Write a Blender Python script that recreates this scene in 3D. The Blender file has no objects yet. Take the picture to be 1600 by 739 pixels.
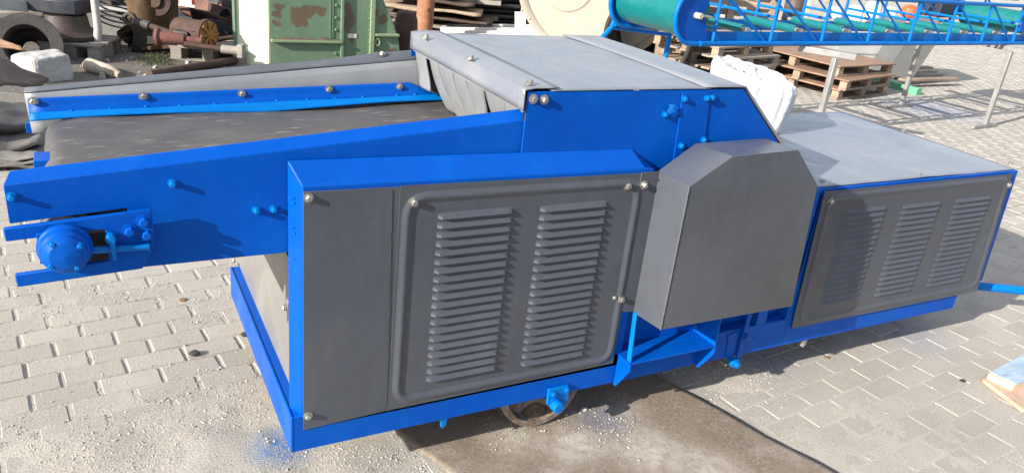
import bpy, bmesh, math, random
import numpy as np
from mathutils import Vector, Matrix, noise
from math import sin, cos, pi, radians, sqrt, atan2

# ------------------------------------------------------------------ camera, sky, sun, exposure
SC = bpy.context.scene
COL = SC.collection
CAM = Vector((-0.4162, -1.8363, 1.6824))
yaw, pit, rol, FPX = 0.5214, -0.3986, 0.1125, 1225.67
FWD = Vector((sin(yaw)*cos(pit), cos(yaw)*cos(pit), sin(pit)))
_r = FWD.cross(Vector((0, 0, 1))).normalized(); _u = _r.cross(FWD)
RGT = cos(rol)*_r + sin(rol)*_u
UPV = -sin(rol)*_r + cos(rol)*_u
cam = bpy.data.cameras.new("camera"); camo = bpy.data.objects.new("camera", cam); COL.objects.link(camo)
cam.sensor_width = 36; cam.lens = 36*FPX/1600; cam.clip_end = 500; cam.clip_start = 0.05
camo.matrix_world = Matrix(((RGT.x, UPV.x, -FWD.x, CAM.x), (RGT.y, UPV.y, -FWD.y, CAM.y), (RGT.z, UPV.z, -FWD.z, CAM.z), (0, 0, 0, 1)))
SC.camera = camo

SUN_D = Vector((1.0, 0.25, -0.45)).normalized()          # the way the light travels
SUN_EL = math.asin(-SUN_D.z)
world = bpy.data.worlds.new("World"); SC.world = world; world.use_nodes = True
wn = world.node_tree; bg = wn.nodes["Background"]
sky = wn.nodes.new("ShaderNodeTexSky"); sky.sky_type = 'NISHITA'; sky.sun_disc = False
sky.sun_elevation = SUN_EL; sky.sun_rotation = atan2(-SUN_D.x, -SUN_D.y); sky.air_density = 1.0; sky.dust_density = 1.5; sky.altitude = 50
tc = wn.nodes.new("ShaderNodeTexCoord"); mp = wn.nodes.new("ShaderNodeMapping"); mp.inputs['Scale'].default_value = (1, 1, 2.6)
nz = wn.nodes.new("ShaderNodeTexNoise"); nz.inputs['Scale'].default_value = 2.6; nz.inputs['Detail'].default_value = 7; nz.inputs['Roughness'].default_value = .62
rp = wn.nodes.new("ShaderNodeMapRange"); rp.inputs[1].default_value = .40; rp.inputs[2].default_value = .62; rp.inputs[3].default_value = .15; rp.inputs[4].default_value = .9
mx = wn.nodes.new("ShaderNodeMix"); mx.data_type = 'RGBA'; mx.inputs[7].default_value = (7.6, 7.7, 8.1, 1)
L = wn.links
L.new(tc.outputs['Generated'], mp.inputs[0]); L.new(mp.outputs[0], nz.inputs[0]); L.new(nz.outputs[0], rp.inputs[0]); sx = wn.nodes.new("ShaderNodeSeparateXYZ"); gr = wn.nodes.new("ShaderNodeMapRange"); gm = wn.nodes.new("ShaderNodeMath"); gm.operation = 'MULTIPLY'   # cloud grading added: thinner behind the camera, to dim the fill on fronts
for i_, v_ in enumerate((-.6, .2, .42, 1.0)): gr.inputs[i_+1].default_value = v_
L.new(tc.outputs['Generated'], sx.inputs[0]); L.new(sx.outputs[1], gr.inputs[0]); L.new(rp.outputs[0], gm.inputs[0]); L.new(gr.outputs[0], gm.inputs[1]); L.new(gm.outputs[0], mx.inputs[0])
L.new(sky.outputs[0], mx.inputs[6]); L.new(mx.outputs[2], bg.inputs[0]); bg.inputs[1].default_value = 0.10
sl = bpy.data.lights.new("sun", 'SUN'); sl.energy = 5.0; sl.angle = radians(.53); sl.color = (1.0, .93, .83)
so = bpy.data.objects.new("sun", sl); COL.objects.link(so); so.rotation_euler = SUN_D.to_track_quat('-Z', 'Y').to_euler(); so.location = (-8, -2, 6)
SC.view_settings.view_transform = 'Standard'; SC.view_settings.look = 'None'; SC.view_settings.gamma = 1; SC.view_settings.use_curve_mapping = False
SC.view_settings.exposure = 0.86

# ------------------------------------------------------------------ helpers
rnd = random.Random(7)
AX = {'x': 0, 'y': 1, 'z': 2}
def U(px, py, ax, val):
    """point on an axis-aligned plane seen at this spot of the 1600 px wide photograph (used to read off sizes)"""
    d = FWD + RGT*((px-800)/FPX) - UPV*((py-369.5)/FPX); i = AX[ax]
    return CAM + d*((val-CAM[i])/d[i])
def UP(px, py, p0, n):
    d = FWD + RGT*((px-800)/FPX) - UPV*((py-369.5)/FPX)
    return CAM + d*((Vector(p0)-CAM).dot(n)/d.dot(n))
def dep(p): return (Vector(p)-CAM).dot(FWD)
def mpp(p): return dep(p)/FPX
def orth(a):
    a = Vector(a).normalized(); t = Vector((0, 0, 1)) if abs(a.z) < .9 else Vector((1, 0, 0))
    b = a.cross(t).normalized(); return a, b, a.cross(b)

class MB:
    def __init__(s): s.v = []; s.f = []
    def add(s, vs, fs):
        o = len(s.v); s.v += [tuple(v) for v in vs]; s.f += [tuple(i+o for i in f) for f in fs]; return s
    def hexa(s, p): return s.add(p, [(0, 3, 2, 1), (4, 5, 6, 7), (0, 1, 5, 4), (1, 2, 6, 5), (2, 3, 7, 6), (3, 0, 4, 7)])
    def box(s, x0, x1, y0, y1, z0, z1): return s.hexa([(x0, y0, z0), (x1, y0, z0), (x1, y1, z0), (x0, y1, z0), (x0, y0, z1), (x1, y0, z1), (x1, y1, z1), (x0, y1, z1)])
    def obox(s, c, ax, ay, az, sx, sy, sz):
        c = Vector(c); ax = Vector(ax)*sx/2; ay = Vector(ay)*sy/2; az = Vector(az)*sz/2
        return s.hexa([c+i*ax+j*ay+k*az for k, i, j in ((-1, -1, -1), (-1, 1, -1), (-1, 1, 1), (-1, -1, 1), (1, -1, -1), (1, 1, -1), (1, 1, 1), (1, -1, 1))])
    def beam(s, p0, p1, w, h, up=(0, 0, 1)):
        p0 = Vector(p0); p1 = Vector(p1); a = (p1-p0).normalized(); b = a.cross(Vector(up)).normalized(); c = b.cross(a)
        return s.obox((p0+p1)/2, a, b, c, (p1-p0).length, w, h)
    def prism(s, poly, vec):
        n = len(poly); vec = Vector(vec); p = [Vector(q) for q in poly]
        return s.add(p+[q+vec for q in p], [tuple(range(n))[::-1], tuple(range(n, 2*n))]+[(i, (i+1) % n, (i+1) % n+n, i+n) for i in range(n)])
    def loft(s, A, B):
        n = len(A)
        return s.add(list(A)+list(B), [tuple(range(n))[::-1], tuple(range(n, 2*n))]+[(i, (i+1) % n, (i+1) % n+n, i+n) for i in range(n)])
    def lathe(s, prof, org, axis, n=24, caps=True, a0=0, a1=2*pi):
        a, b, c = orth(axis); org = Vector(org); m = len(prof); full = abs(a1-a0-2*pi) < 1e-6; k = n if full else n+1
        vs = [org + a*h + (b*cos(a0+(a1-a0)*i/n)+c*sin(a0+(a1-a0)*i/n))*r for i in range(k) for r, h in prof]
        fs = [(i*m+j, ((i+1) % k)*m+j, ((i+1) % k)*m+j+1, i*m+j+1) for i in range(n) for j in range(m-1)]
        if caps and full:
            if prof[0][0] > 1e-6: fs.append(tuple(i*m for i in range(n))[::-1])
            if prof[-1][0] > 1e-6: fs.append(tuple(i*m+m-1 for i in range(n)))
        return s.add(vs, fs)
    def tube(s, p0, p1, r, n=12, r1=None):
        p0 = Vector(p0); p1 = Vector(p1); d = p1-p0
        return s.lathe([(r, 0), (r if r1 is None else r1, d.length)], p0, d, n)
    def path(s, pts, r, n=8, closed=False):
        pts = [Vector(p) for p in pts]; k = len(pts); vs = []; rr = r if isinstance(r, (list, tuple)) else [r]*k
        b0 = None
        for i, p in enumerate(pts):
            t = (pts[(i+1) % k]-pts[i-1]) if closed else (pts[min(i+1, k-1)]-pts[max(i-1, 0)])
            a, b, c = orth(t)
            if b0 is not None:
                b = (b0 - a*b0.dot(a)).normalized(); c = a.cross(b)
            b0 = b
            vs += [p+(b*cos(2*pi*j/n)+c*sin(2*pi*j/n))*rr[i] for j in range(n)]
        q = k if closed else k-1
        fs = [(i*n+j, i*n+(j+1) % n, ((i+1) % k)*n+(j+1) % n, ((i+1) % k)*n+j) for i in range(q) for j in range(n)]
        if not closed: fs += [tuple(range(n))[::-1], tuple((k-1)*n+j for j in range(n))]
        return s.add(vs, fs)
    def grid(s, fn, nu, nv):
        vs = [fn(i/nu, j/nv) for i in range(nu+1) for j in range(nv+1)]
        return s.add(vs, [(i*(nv+1)+j, (i+1)*(nv+1)+j, (i+1)*(nv+1)+j+1, i*(nv+1)+j+1) for i in range(nu) for j in range(nv)])
    def build(s, name, mat, parent=None, bevel=0, smooth=32, solid=0, sub=0, recalc=True, local=False, center=True, seg=2):
        me = bpy.data.meshes.new(name)
        c = Vector((0, 0, 0))
        if center and s.v:
            A = np.array(s.v); c = Vector(((A.min(0)+A.max(0))/2).tolist())
        me.from_pydata([(v[0]-c.x, v[1]-c.y, v[2]-c.z) for v in s.v], [], s.f); me.update()
        if recalc:
            bm = bmesh.new(); bm.from_mesh(me); bmesh.ops.recalc_face_normals(bm, faces=bm.faces); bm.to_mesh(me); bm.free()
        if smooth:
            me.shade_smooth(); me.set_sharp_from_angle(angle=radians(smooth))
        o = bpy.data.objects.new(name, me); COL.objects.link(o); o.location = c
        me.materials.append(mat)
        if parent is not None:
            o.parent = parent
            if not local: o.matrix_parent_inverse = world_of(parent).inverted()
        if solid:
            m = o.modifiers.new("solid", 'SOLIDIFY'); m.thickness = solid; m.offset = 0
        if bevel:
            m = o.modifiers.new("bevel", 'BEVEL'); m.width = bevel; m.segments = seg; m.limit_method = 'ANGLE'; m.angle_limit = radians(38); m.harden_normals = False
        if sub:
            m = o.modifiers.new("sub", 'SUBSURF'); m.levels = sub; m.render_levels = sub
        return o
def world_of(o):
    m = Matrix.LocRotScale(o.location, o.rotation_euler, o.scale)
    return m if o.parent is None else world_of(o.parent) @ o.matrix_parent_inverse @ m
def tag(o, label=None, cat=None, group=None, kind=None):
    if label: o['label'] = label
    if cat: o['category'] = cat
    if group: o['group'] = group
    if kind: o['kind'] = kind
    return o
def thing(name, label, cat, loc, rz=0, group=None):
    o = bpy.data.objects.new(name, None); COL.objects.link(o); o.location = loc; o.rotation_euler = (0, 0, rz)
    o.empty_display_size = .1
    return tag(o, label, cat, group)
def copy_tree(o, parent=None):
    c = o.copy(); COL.objects.link(c); c.parent = parent
    if parent is not None: c.matrix_parent_inverse = o.matrix_parent_inverse.copy()
    for ch in list(o.children): copy_tree(ch, c)
    return c
def fb(x, y, z=0, o=4): return noise.fractal(Vector((x, y, z)), 1.0, 2.0, o)

# ------------------------------------------------------------------ materials
def newmat(name):
    m = bpy.data.materials.new(name); m.use_nodes = True; nt = m.node_tree
    return m, nt, nt.nodes["Principled BSDF"]
def N(nt, t, **kw):
    n = nt.nodes.new(t)
    for k, v in kw.items(): n.inputs[k].default_value = v
    return n
def noisen(nt, vec, scale, detail=5, rough=.6, lo=.35, hi=.65, a=0., b=1.):
    n = nt.nodes.new("ShaderNodeTexNoise"); n.inputs['Scale'].default_value = scale; n.inputs['Detail'].default_value = detail; n.inputs['Roughness'].default_value = rough
    nt.links.new(vec, n.inputs['Vector'])
    r = nt.nodes.new("ShaderNodeMapRange"); nt.links.new(n.outputs[0], r.inputs[0])
    for i, v in enumerate((lo, hi, a, b)): r.inputs[i+1].default_value = v
    return r.outputs[0]
def mixc(nt, fac, A, B, mode='MIX'):
    m = nt.nodes.new("ShaderNodeMix"); m.data_type = 'RGBA'; m.blend_type = mode
    for v, i in ((fac, 0), (A, 6), (B, 7)):
        if hasattr(v, 'links'): nt.links.new(v, m.inputs[i])
        elif i == 0: m.inputs[0].default_value = v
        else: m.inputs[i].default_value = (*v, 1) if len(v) == 3 else v
    return m.outputs[2]
def grey(nt, sock):
    c = nt.nodes.new("ShaderNodeCombineColor")
    for i in range(3): nt.links.new(sock, c.inputs[i])
    return c.outputs[0]
def surf(name, col, rough=.5, metal=0., var=.12, vs=6., stretch=(1, 1, 1), patches=(), bumps=(), rvar=.1, spec=.5, coat=0., random_tone=0.):
    """patches: (colour, scale, lo, hi, amount); bumps: (scale, strength, distance)"""
    m, nt, p = newmat(name); T = nt.nodes.new("ShaderNodeTexCoord"); M = nt.nodes.new("ShaderNodeMapping"); M.inputs['Scale'].default_value = stretch
    nt.links.new(T.outputs['Object'], M.inputs[0]); v = M.outputs[0]
    if random_tone:
        oi = nt.nodes.new("ShaderNodeObjectInfo"); va = nt.nodes.new("ShaderNodeVectorMath"); va.operation = 'ADD'
        sc = nt.nodes.new("ShaderNodeMath"); sc.operation = 'MULTIPLY'; sc.inputs[1].default_value = 37
        nt.links.new(oi.outputs['Random'], sc.inputs[0]); nt.links.new(v, va.inputs[0]); nt.links.new(sc.outputs[0], va.inputs[1]); v = va.outputs[0]
    c = mixc(nt, 1., col, grey(nt, noisen(nt, v, vs, 6, .65, .3, .7, 1-var, 1+var)), 'MULTIPLY')
    if random_tone:
        mr = nt.nodes.new("ShaderNodeMapRange"); nt.links.new(oi.outputs['Random'], mr.inputs[0]); mr.inputs[3].default_value = 1-random_tone; mr.inputs[4].default_value = 1+random_tone
        c = mixc(nt, 1., c, grey(nt, mr.outputs[0]), 'MULTIPLY')
    for pc, ps, lo, hi, am in patches:
        c = mixc(nt, noisen(nt, v, ps, 7, .68, lo, hi, 0, am), c, pc)
    nt.links.new(c, p.inputs['Base Color'])
    nt.links.new(noisen(nt, v, vs*1.7, 5, .6, .3, .7, max(.03, rough-rvar), min(1, rough+rvar)), p.inputs['Roughness'])
    p.inputs['Metallic'].default_value = metal; p.inputs['Specular IOR Level'].default_value = spec
    if coat: p.inputs['Coat Weight'].default_value = coat; p.inputs['Coat Roughness'].default_value = .12
    prev = None
    for s_, st, di in bumps:
        b = nt.nodes.new("ShaderNodeBump"); b.inputs['Strength'].default_value = st; b.inputs['Distance'].default_value = di
        nt.links.new(noisen(nt, v, s_, 4, .6, .2, .8, 0, 1), b.inputs['Height'])
        if prev: nt.links.new(prev, b.inputs['Normal'])
        prev = b.outputs[0]
    if prev: nt.links.new(prev, p.inputs['Normal'])
    return m
BLUE = surf("blue_paint", (.0, .074, .42), .40, var=.10, vs=2.2, rvar=.14, spec=.14, patches=(((.0, .14, .47), 2.6, .5, .75, .45), ((.0, .05, .30), 6, .56, .8, .35), ((.10, .20, .38), 38, .70, .80, .30)), bumps=((3.0, .16, .02), (160, .10, .002)))
BLUE2 = surf("pale_blue_paint", (.0, .145, .50), .42, var=.12, vs=4, rvar=.12, spec=.16, patches=(((.0, .09, .36), 7, .55, .8, .5), ((.14, .24, .38), 30, .66, .78, .35)), bumps=((60, .10, .003),))
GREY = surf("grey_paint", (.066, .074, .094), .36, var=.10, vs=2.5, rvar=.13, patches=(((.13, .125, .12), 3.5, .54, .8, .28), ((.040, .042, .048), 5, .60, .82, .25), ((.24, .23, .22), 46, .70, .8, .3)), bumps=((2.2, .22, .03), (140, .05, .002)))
GREY_LIT_TOP = surf("grey_paint_lit_top", (.195, .213, .252), .28, var=.07, vs=2.2, rvar=.1, patches=(((.33, .33, .335), 2.4, .48, .72, .5), ((.13, .14, .16), 4.5, .60, .78, .35), ((.40, .39, .38), 9, .64, .72, .3)), bumps=((1.6, .22, .05),))  # same grey paint, lightened: sun and sky glare on the tops painted in
GREYRUB = surf("grey_rubber", (.20, .21, .225), .5, var=.1, vs=6, rvar=.1, patches=(((.26, .25, .24), 6, .55, .8, .3),), bumps=((9, .15, .02),))
GALV = surf("galvanised_sheet", (.33, .32, .30), .45, metal=.15, var=.12, vs=5, patches=(((.2, .18, .16), 3, .58, .75, .35),), bumps=((4, .1, .02),))
SIDEG = surf("dull_grey_sheet", (.25, .265, .29), .42, var=.1, vs=4, patches=(((.1, .1, .1), 5, .62, .8, .3), ((.33, .33, .33), 9, .6, .8, .25)), bumps=((3, .15, .02),))
GUARD_LIT = surf("guard_grey_lit", (.082, .091, .112), .34, var=.09, vs=2.5, rvar=.12, patches=(((.15, .15, .15), 3.5, .56, .8, .25), ((.05, .054, .062), 5, .60, .82, .25), ((.26, .26, .26), 46, .71, .8, .3)), bumps=((2.6, .26, .03), (140, .05, .002)))  # panel grey, lightened to put the reflected light on the guard into its colour
ZINC = surf("zinc_bolt", (.45, .435, .41), .38, metal=.85, var=.15, vs=60, patches=(((.25, .2, .15), 90, .6, .75, .4),))
STEEL = surf("bare_steel_tube", (.30, .30, .295), .42, metal=.35, var=.15, vs=9, patches=(((.3, .25, .2), 16, .58, .75, .4),))
BLACKGAP = surf("black_rubber_and_shade", (.012, .012, .014), .6, var=.2)
RUSTW = surf("rusty_wheel", (.17, .12, .09), .7, var=.35, vs=20, patches=(((.34, .32, .30), 14, .46, .62, .7), ((.05, .03, .02), 9, .55, .7, .7)), bumps=((60, .5, .01),))
DIRTM = surf("dry_soil", (.12, .085, .06), .95, var=.4, vs=40, bumps=((90, .8, .01),))
def rust(name, a, b, c, vs=7, rough=.8, **k):
    return surf(name, a, rough, var=.35, vs=vs, patches=((b, vs*.7, .45, .65, .8), (c, vs*2.2, .58, .72, .6)), bumps=((50, .4, .006),), random_tone=.12, **k)
RUST = rust("rust", (.075, .040, .028), (.042, .026, .021), (.13, .068, .038))
RUSTD = rust("dark_rust", (.036, .027, .024), (.022, .018, .017), (.065, .045, .034))
RUSTO = rust("orange_rust", (.11, .058, .022), (.05, .03, .018), (.19, .10, .03), vs=5)
RUSTP = rust("rusty_pole_paint", (.36, .17, .09), (.24, .10, .055), (.50, .40, .30), vs=9)
BROWNSHEET = rust("brown_sheet", (.09, .06, .047), (.065, .045, .037), (.12, .085, .065), vs=3, rough=.6)
GREYSTEEL = rust("weathered_steel", (.07, .065, .063), (.045, .038, .034), (.12, .11, .105), vs=5, rough=.6)
def wood(name, a, b, grain=26):
    return surf(name, a, .82, var=.25, vs=grain, stretch=(.12, 1, 1), patches=((b, grain*.6, .5, .7, .55),), bumps=((grain*2, .4, .004),), random_tone=.22)
WOOD = wood("weathered_wood", (.33, .25, .18), (.17, .12, .085))
WOODG = wood("grey_wood", (.27, .245, .215), (.15, .13, .11))
PLY = wood("brown_plywood", (.30, .19, .125), (.23, .15, .10), 8)
WHITE = surf("white_paint", (.48, .47, .45), .5, var=.1, vs=8, patches=(((.4, .36, .3), 12, .6, .75, .3),))
WHITEP = surf("white_plastic", (.60, .59, .57), .45, var=.06, vs=8, patches=(((.45, .42, .38), 10, .62, .75, .3),))
PVC = surf("dark_pvc", (.035, .04, .05), .4, var=.2, vs=9, random_tone=.3)
CREAM = surf("cream_tank_paint", (.40, .365, .30), .6, var=.1, vs=3, patches=(((.38, .31, .22), 4, .56, .72, .5), ((.25, .16, .1), 22, .66, .74, .5)), bumps=((6, .12, .02),))
CONC = surf("white_concrete", (.42, .415, .40), .9, var=.15, vs=9, patches=(((.27, .265, .26), 5, .48, .7, .6),), bumps=((40, .3, .006), (9, .2, .01)))
CONCD = surf("grey_concrete", (.15, .148, .145), .9, var=.2, vs=6, patches=(((.15, .14, .13), 4, .5, .7, .5),), bumps=((30, .5, .01),))
GREENP = surf("faded_green_paint", (.125, .215, .135), .55, var=.14, vs=5, stretch=(1, 1, .45), patches=(((.10, .17, .13), 3.2, .48, .68, .6), ((.27, .31, .17), 6, .55, .7, .45), ((.20, .22, .12), 9, .56, .7, .4), ((.13, .075, .04), 26, .70, .76, .7), ((.12, .06, .035), 22, .67, .72, .8)), bumps=((20, .15, .005),))
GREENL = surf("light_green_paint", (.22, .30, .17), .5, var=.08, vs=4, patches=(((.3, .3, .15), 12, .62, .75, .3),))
TEAL = surf("teal_roller", (.0, .135, .145), .38, var=.1, vs=10, patches=(((.08, .2, .2), 12, .55, .75, .35),))
BAG = surf("white_woven_sack", (.60, .62, .66), .75, var=.04, vs=10, spec=.15, bumps=((7, .35, .03),))
CREAMB = surf("cream_bearing", (.6, .5, .36), .5, var=.15, vs=30)
ORANGE = surf("orange_red_wrap", (.62, .10, .03), .5, var=.2, vs=12, bumps=((20, .5, .02),))
CARD = surf("cardboard", (.36, .25, .15), .8, var=.2, vs=8, random_tone=.15)
REDP = surf("red_lettering", (.38, .04, .03), .6, var=.3, vs=30)
GREENB = surf("green_block_paint", (.12, .38, .22), .7, var=.2, vs=20)
BLUEW = surf("blue_sheet_film", (.30, .42, .55), .25, var=.3, vs=7, stretch=(1, 4, 1), patches=(((.55, .58, .6), 9, .5, .65, .7), ((.10, .13, .2), 6, .6, .75, .6)))
STONE = surf("dark_stone", (.05, .048, .045), .8, var=.3, vs=60, bumps=((90, .5, .004),))
LEAFM = surf("dry_leaf", (.22, .13, .06), .8, var=.3, vs=60)
NAVY = surf("dark_navy_metal", (.022, .026, .04), .5, var=.3, vs=8, patches=(((.07, .06, .05), 8, .6, .7, .4),))

# belt rubber: dusty, scuffed lengthwise
def belt_mat():
    m, nt, p = newmat("belt_rubber"); T = nt.nodes.new("ShaderNodeTexCoord"); M = nt.nodes.new("ShaderNodeMapping"); M.inputs['Scale'].default_value = (.18, 1, 1)
    nt.links.new(T.outputs['Object'], M.inputs[0])
    c = mixc(nt, noisen(nt, T.outputs['Object'], 3.0, 7, .7, .3, .65), (.046, .046, .048), (.098, .091, .084))
    c = mixc(nt, noisen(nt, M.outputs[0], 52, 5, .7, .57, .66, 0, .55), c, (.27, .25, .22))
    c = mixc(nt, noisen(nt, M.outputs[0], 14, 6, .7, .55, .75, 0, .45), c, (.14, .127, .115))
    nt.links.new(c, p.inputs['Base Color']); p.inputs['Roughness'].default_value = .55
    b = nt.nodes.new("ShaderNodeBump"); b.inputs['Strength'].default_value = .12; b.inputs['Distance'].default_value = .01
    nt.links.new(noisen(nt, M.outputs[0], 30, 5, .7, .2, .8), b.inputs['Height']); nt.links.new(b.outputs[0], p.inputs['Normal'])
    return m
BELT = belt_mat()

def near_fac(nt, pos, spots):
    """soft spots of overspray round given ground points: (x, y, radius, amount)"""
    tot = None
    for x, y, r, am in spots:
        d = nt.nodes.new("ShaderNodeVectorMath"); d.operation = 'DISTANCE'; nt.links.new(pos, d.inputs[0]); d.inputs[1].default_value = (x, y, 0)
        g = nt.nodes.new("ShaderNodeMapRange"); nt.links.new(d.outputs['Value'], g.inputs[0]); g.inputs[1].default_value = r; g.inputs[2].default_value = 0; g.inputs[3].default_value = 0; g.inputs[4].default_value = am
        g.interpolation_type = 'SMOOTHSTEP'
        if tot is None: tot = g.outputs[0]
        else:
            a = nt.nodes.new("ShaderNodeMath"); a.operation = 'ADD'; nt.links.new(tot, a.inputs[0]); nt.links.new(g.outputs[0], a.inputs[1]); tot = a.outputs[0]
    return tot
def mulf(nt, a, b):
    m = nt.nodes.new("ShaderNodeMath"); m.operation = 'MULTIPLY'; nt.links.new(a, m.inputs[0]); nt.links.new(b, m.inputs[1]); return m.outputs[0]
SPOTS = ((U(440, 700, 'z', 0).x, U(440, 700, 'z', 0).y, .15, 1.0), (U(940, 655, 'z', 0).x, U(940, 655, 'z', 0).y, .17, .4), (U(1190, 560, 'z', 0).x, U(1190, 560, 'z', 0).y, .22, .25), (U(1420, 520, 'z', 0).x, U(1420, 520, 'z', 0).y, .3, .22), (U(1450, 170, 'z', 0).x, U(1450, 170, 'z', 0).y, .9, .35))
def ground_mat(name, col, tonevar, attr=False, dust=(.50, .46, .40), dustlo=.5, spk=.3, bump=.5):
    m, nt, p = newmat(name); T = nt.nodes.new("ShaderNodeTexCoord"); v = T.outputs['Object']
    c = mixc(nt, 1., col, grey(nt, noisen(nt, v, 170, 3, .7, .3, .7, 1-spk, 1+spk*.8)), 'MULTIPLY')
    c = mixc(nt, 1., c, grey(nt, noisen(nt, v, 3.2, 6, .65, .3, .7, 1-tonevar, 1+tonevar)), 'MULTIPLY')
    if attr:
        a = nt.nodes.new("ShaderNodeAttribute"); a.attribute_name = "tone"; c = mixc(nt, 1., c, grey(nt, a.outputs['Fac']), 'MULTIPLY')
    c = mixc(nt, noisen(nt, v, 1.7, 8, .72, dustlo, dustlo+.25, 0, .5), c, dust)
    c = mixc(nt, noisen(nt, v, 2.3, 7, .7, .56, .76, 0, .26), c, (.22, .20, .175))
    c = mixc(nt, noisen(nt, v, 60, 4, .7, .66, .72, 0, .6), c, (.16, .145, .13))
    f = mulf(nt, near_fac(nt, v, SPOTS), noisen(nt, v, 28, 6, .8, .3, .62, .15, 1))
    c = mixc(nt, f, c, (.015, .17, .52))
    nt.links.new(c, p.inputs['Base Color']); p.inputs['Roughness'].default_value = .92; p.inputs['Specular IOR Level'].default_value = .2
    b = nt.nodes.new("ShaderNodeBump"); b.inputs['Strength'].default_value = bump; b.inputs['Distance'].default_value = .006
    nt.links.new(noisen(nt, v, 140, 4, .75, .2, .8), b.inputs['Height']); nt.links.new(b.outputs[0], p.inputs['Normal'])
    return m
PAVER = ground_mat("concrete_paver", (.41, .382, .34), .08, True)
SAND = ground_mat("joint_sand", (.48, .45, .40), .12, bump=.8)
YARD = ground_mat("yard_dirt", (.15, .137, .12), .3, dustlo=.52, dust=(.27, .25, .225))
GRAVEL = surf("fine_gravel", (.44, .41, .365), .9, var=.3, vs=90)

# ------------------------------------------------------------------ the ground
far = MB().box(-60, 90, -40, 90, -.35, -.016); o = far.build("ground", YARD, center=False, smooth=0); tag(o, kind='structure')
PA = radians(6.6)                                            # the courses run a little off the machine's line
PL_, PW_, GL, GW = .2025, .1075, .0125, .0055
def visible(x, y, mrg=90):
    d = Vector((x, y, 0))-CAM; z = d.dot(FWD)
    if z < .3: return False
    px = 800+FPX*d.dot(RGT)/z; py = 369.5-FPX*d.dot(UPV)/z
    return -mrg < px < 1600+mrg and -mrg < py < 739+mrg
def paved(x, y): return y < (4.1+.35*sin(x*1.7) if x < 2.2 else 4.1+(x-2.2)*1.6)
def pavement():
    V = []; F = []; tone = []
    ca, sa = cos(PA), sin(PA); rr = random.Random(3)
    X0, Y0 = U(255/2.4708*0+91, 567.5, 'z', 0).x, U(91, 567.5, 'z', 0).y   # an end joint seen in the photograph
    for j in range(-40, 160):
        off = .5*PL_ if j % 2 else 0
        for i in range(-60, 160):
            u = i*PL_+off; w = j*PW_
            x = X0+u*ca-w*sa; y = Y0+u*sa+w*ca
            if not visible(x, y, 160 if y < 2 else 60) or not paved(x, y) or x > 30: continue
            if y > .35 and y < .75 and .3 < x < 2.8: pass
            h = rr.gauss(0, .0008); t1, t2 = rr.gauss(0, .004), rr.gauss(0, .005); k = max(.80, min(1.16, rr.gauss(1, .045)))
            yawj = rr.gauss(0, .006); lx = PL_/2-GL/2-rr.random()*.0012; ly = PW_/2-GW/2-rr.random()*.001
            o = len(V); b = .0035
            for (sx, sy, z) in ((lx, ly, -.022), (lx, ly, -b), (lx-b, ly-b, 0)):
                for qx, qy in ((-1, -1), (1, -1), (1, 1), (-1, 1)):
                    cx, cy = qx*sx, qy*sy
                    if z == 0: cx += rr.gauss(0, .0008); cy += rr.gauss(0, .0008)
                    dx = cx-cy*yawj; dy = cy+cx*yawj
                    V.append((x+dx*ca-dy*sa, y+dx*sa+dy*ca, z+h+t1*cx+t2*cy))
            F.append((o+8, o+9, o+10, o+11))
            for a in (0, 4):
                for q in range(4): F.append((o+a+q, o+a+(q+1) % 4, o+a+4+(q+1) % 4, o+a+4+q))
            tone += [k]*9
    me = bpy.data.meshes.new("pavement"); me.from_pydata(V, [], F); me.update()
    at = me.attributes.new("tone", 'FLOAT', 'FACE'); at.data.foreach_set('value', tone)
    ob = bpy.data.objects.new("pavement", me); COL.objects.link(ob); me.materials.append(PAVER); tag(ob, kind='structure')
pavement()
# sand: fills the joints and lies over the pavers in patches
SANDPATCH = [(U(330, 690, 'z', 0), .30, .010), (U(420, 640, 'z', 0), .22, .007), (U(120, 715, 'z', 0), .22, .007), (U(560, 735, 'z', 0), .25, .010), (U(330, 470, 'z', 0), .24, .0028), (U(120, 480, 'z', 0), .28, .003), (U(20, 420, 'z', 0), .3, .003), (U(1135, 585, 'z', 0), .16, .007), (U(800, 725, 'z', 0), .05, 0)]
def sand_h(x, y):
    h = -.0052+.0016*fb(x*9, y*9, 3, 3)+.0012*noise.noise(Vector((x*60, y*60, 1)))
    h += max(0, fb(x*1.3+7, y*1.3, 0, 4))*.004+.0026*max(0, min(1, (x-.9)/.8))
    for p, r, a in SANDPATCH:
        d = ((x-p.x)**2+(y-p.y)**2)/(r*r)
        if d < 5: h += a*math.exp(-d*1.3)*(1+.7*fb(x*7, y*7, 9, 4))
    return h
def sand():
    x0, x1, y0, y1, st = -2.6, 5.4, -1.3, 3.0, .019
    nx, ny = int((x1-x0)/st), int((y1-y0)/st); idx = {}; V = []; F = []
    def vid(i, j):
        k = (i, j)
        if k not in idx:
            x, y = x0+i*st, y0+j*st; idx[k] = len(V); V.append((x, y, sand_h(x, y)))
        return idx[k]
    for i in range(nx):
        for j in range(ny):
            x, y = x0+i*st, y0+j*st
            if visible(x, y, 60) and not (.55 < x < 1.5 and .5 < y < .9): F.append((vid(i, j), vid(i+1, j), vid(i+1, j+1), vid(i, j+1)))
    me = bpy.data.meshes.new("sand"); me.from_pydata(V, [], F); me.update(); me.shade_smooth()
    ob = bpy.data.objects.new("sand", me); COL.objects.link(ob); me.materials.append(SAND); tag(ob, kind='structure')
sand()
fs = MB().add([(-4, -1.3, -.0075), (40, -1.3, -.0075), (40, 30, -.0075), (-4, 30, -.0075)], [(0, 1, 2, 3)])
o = fs.build("joint_bed", SAND, center=False, smooth=0, recalc=False); tag(o, kind='structure')
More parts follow.
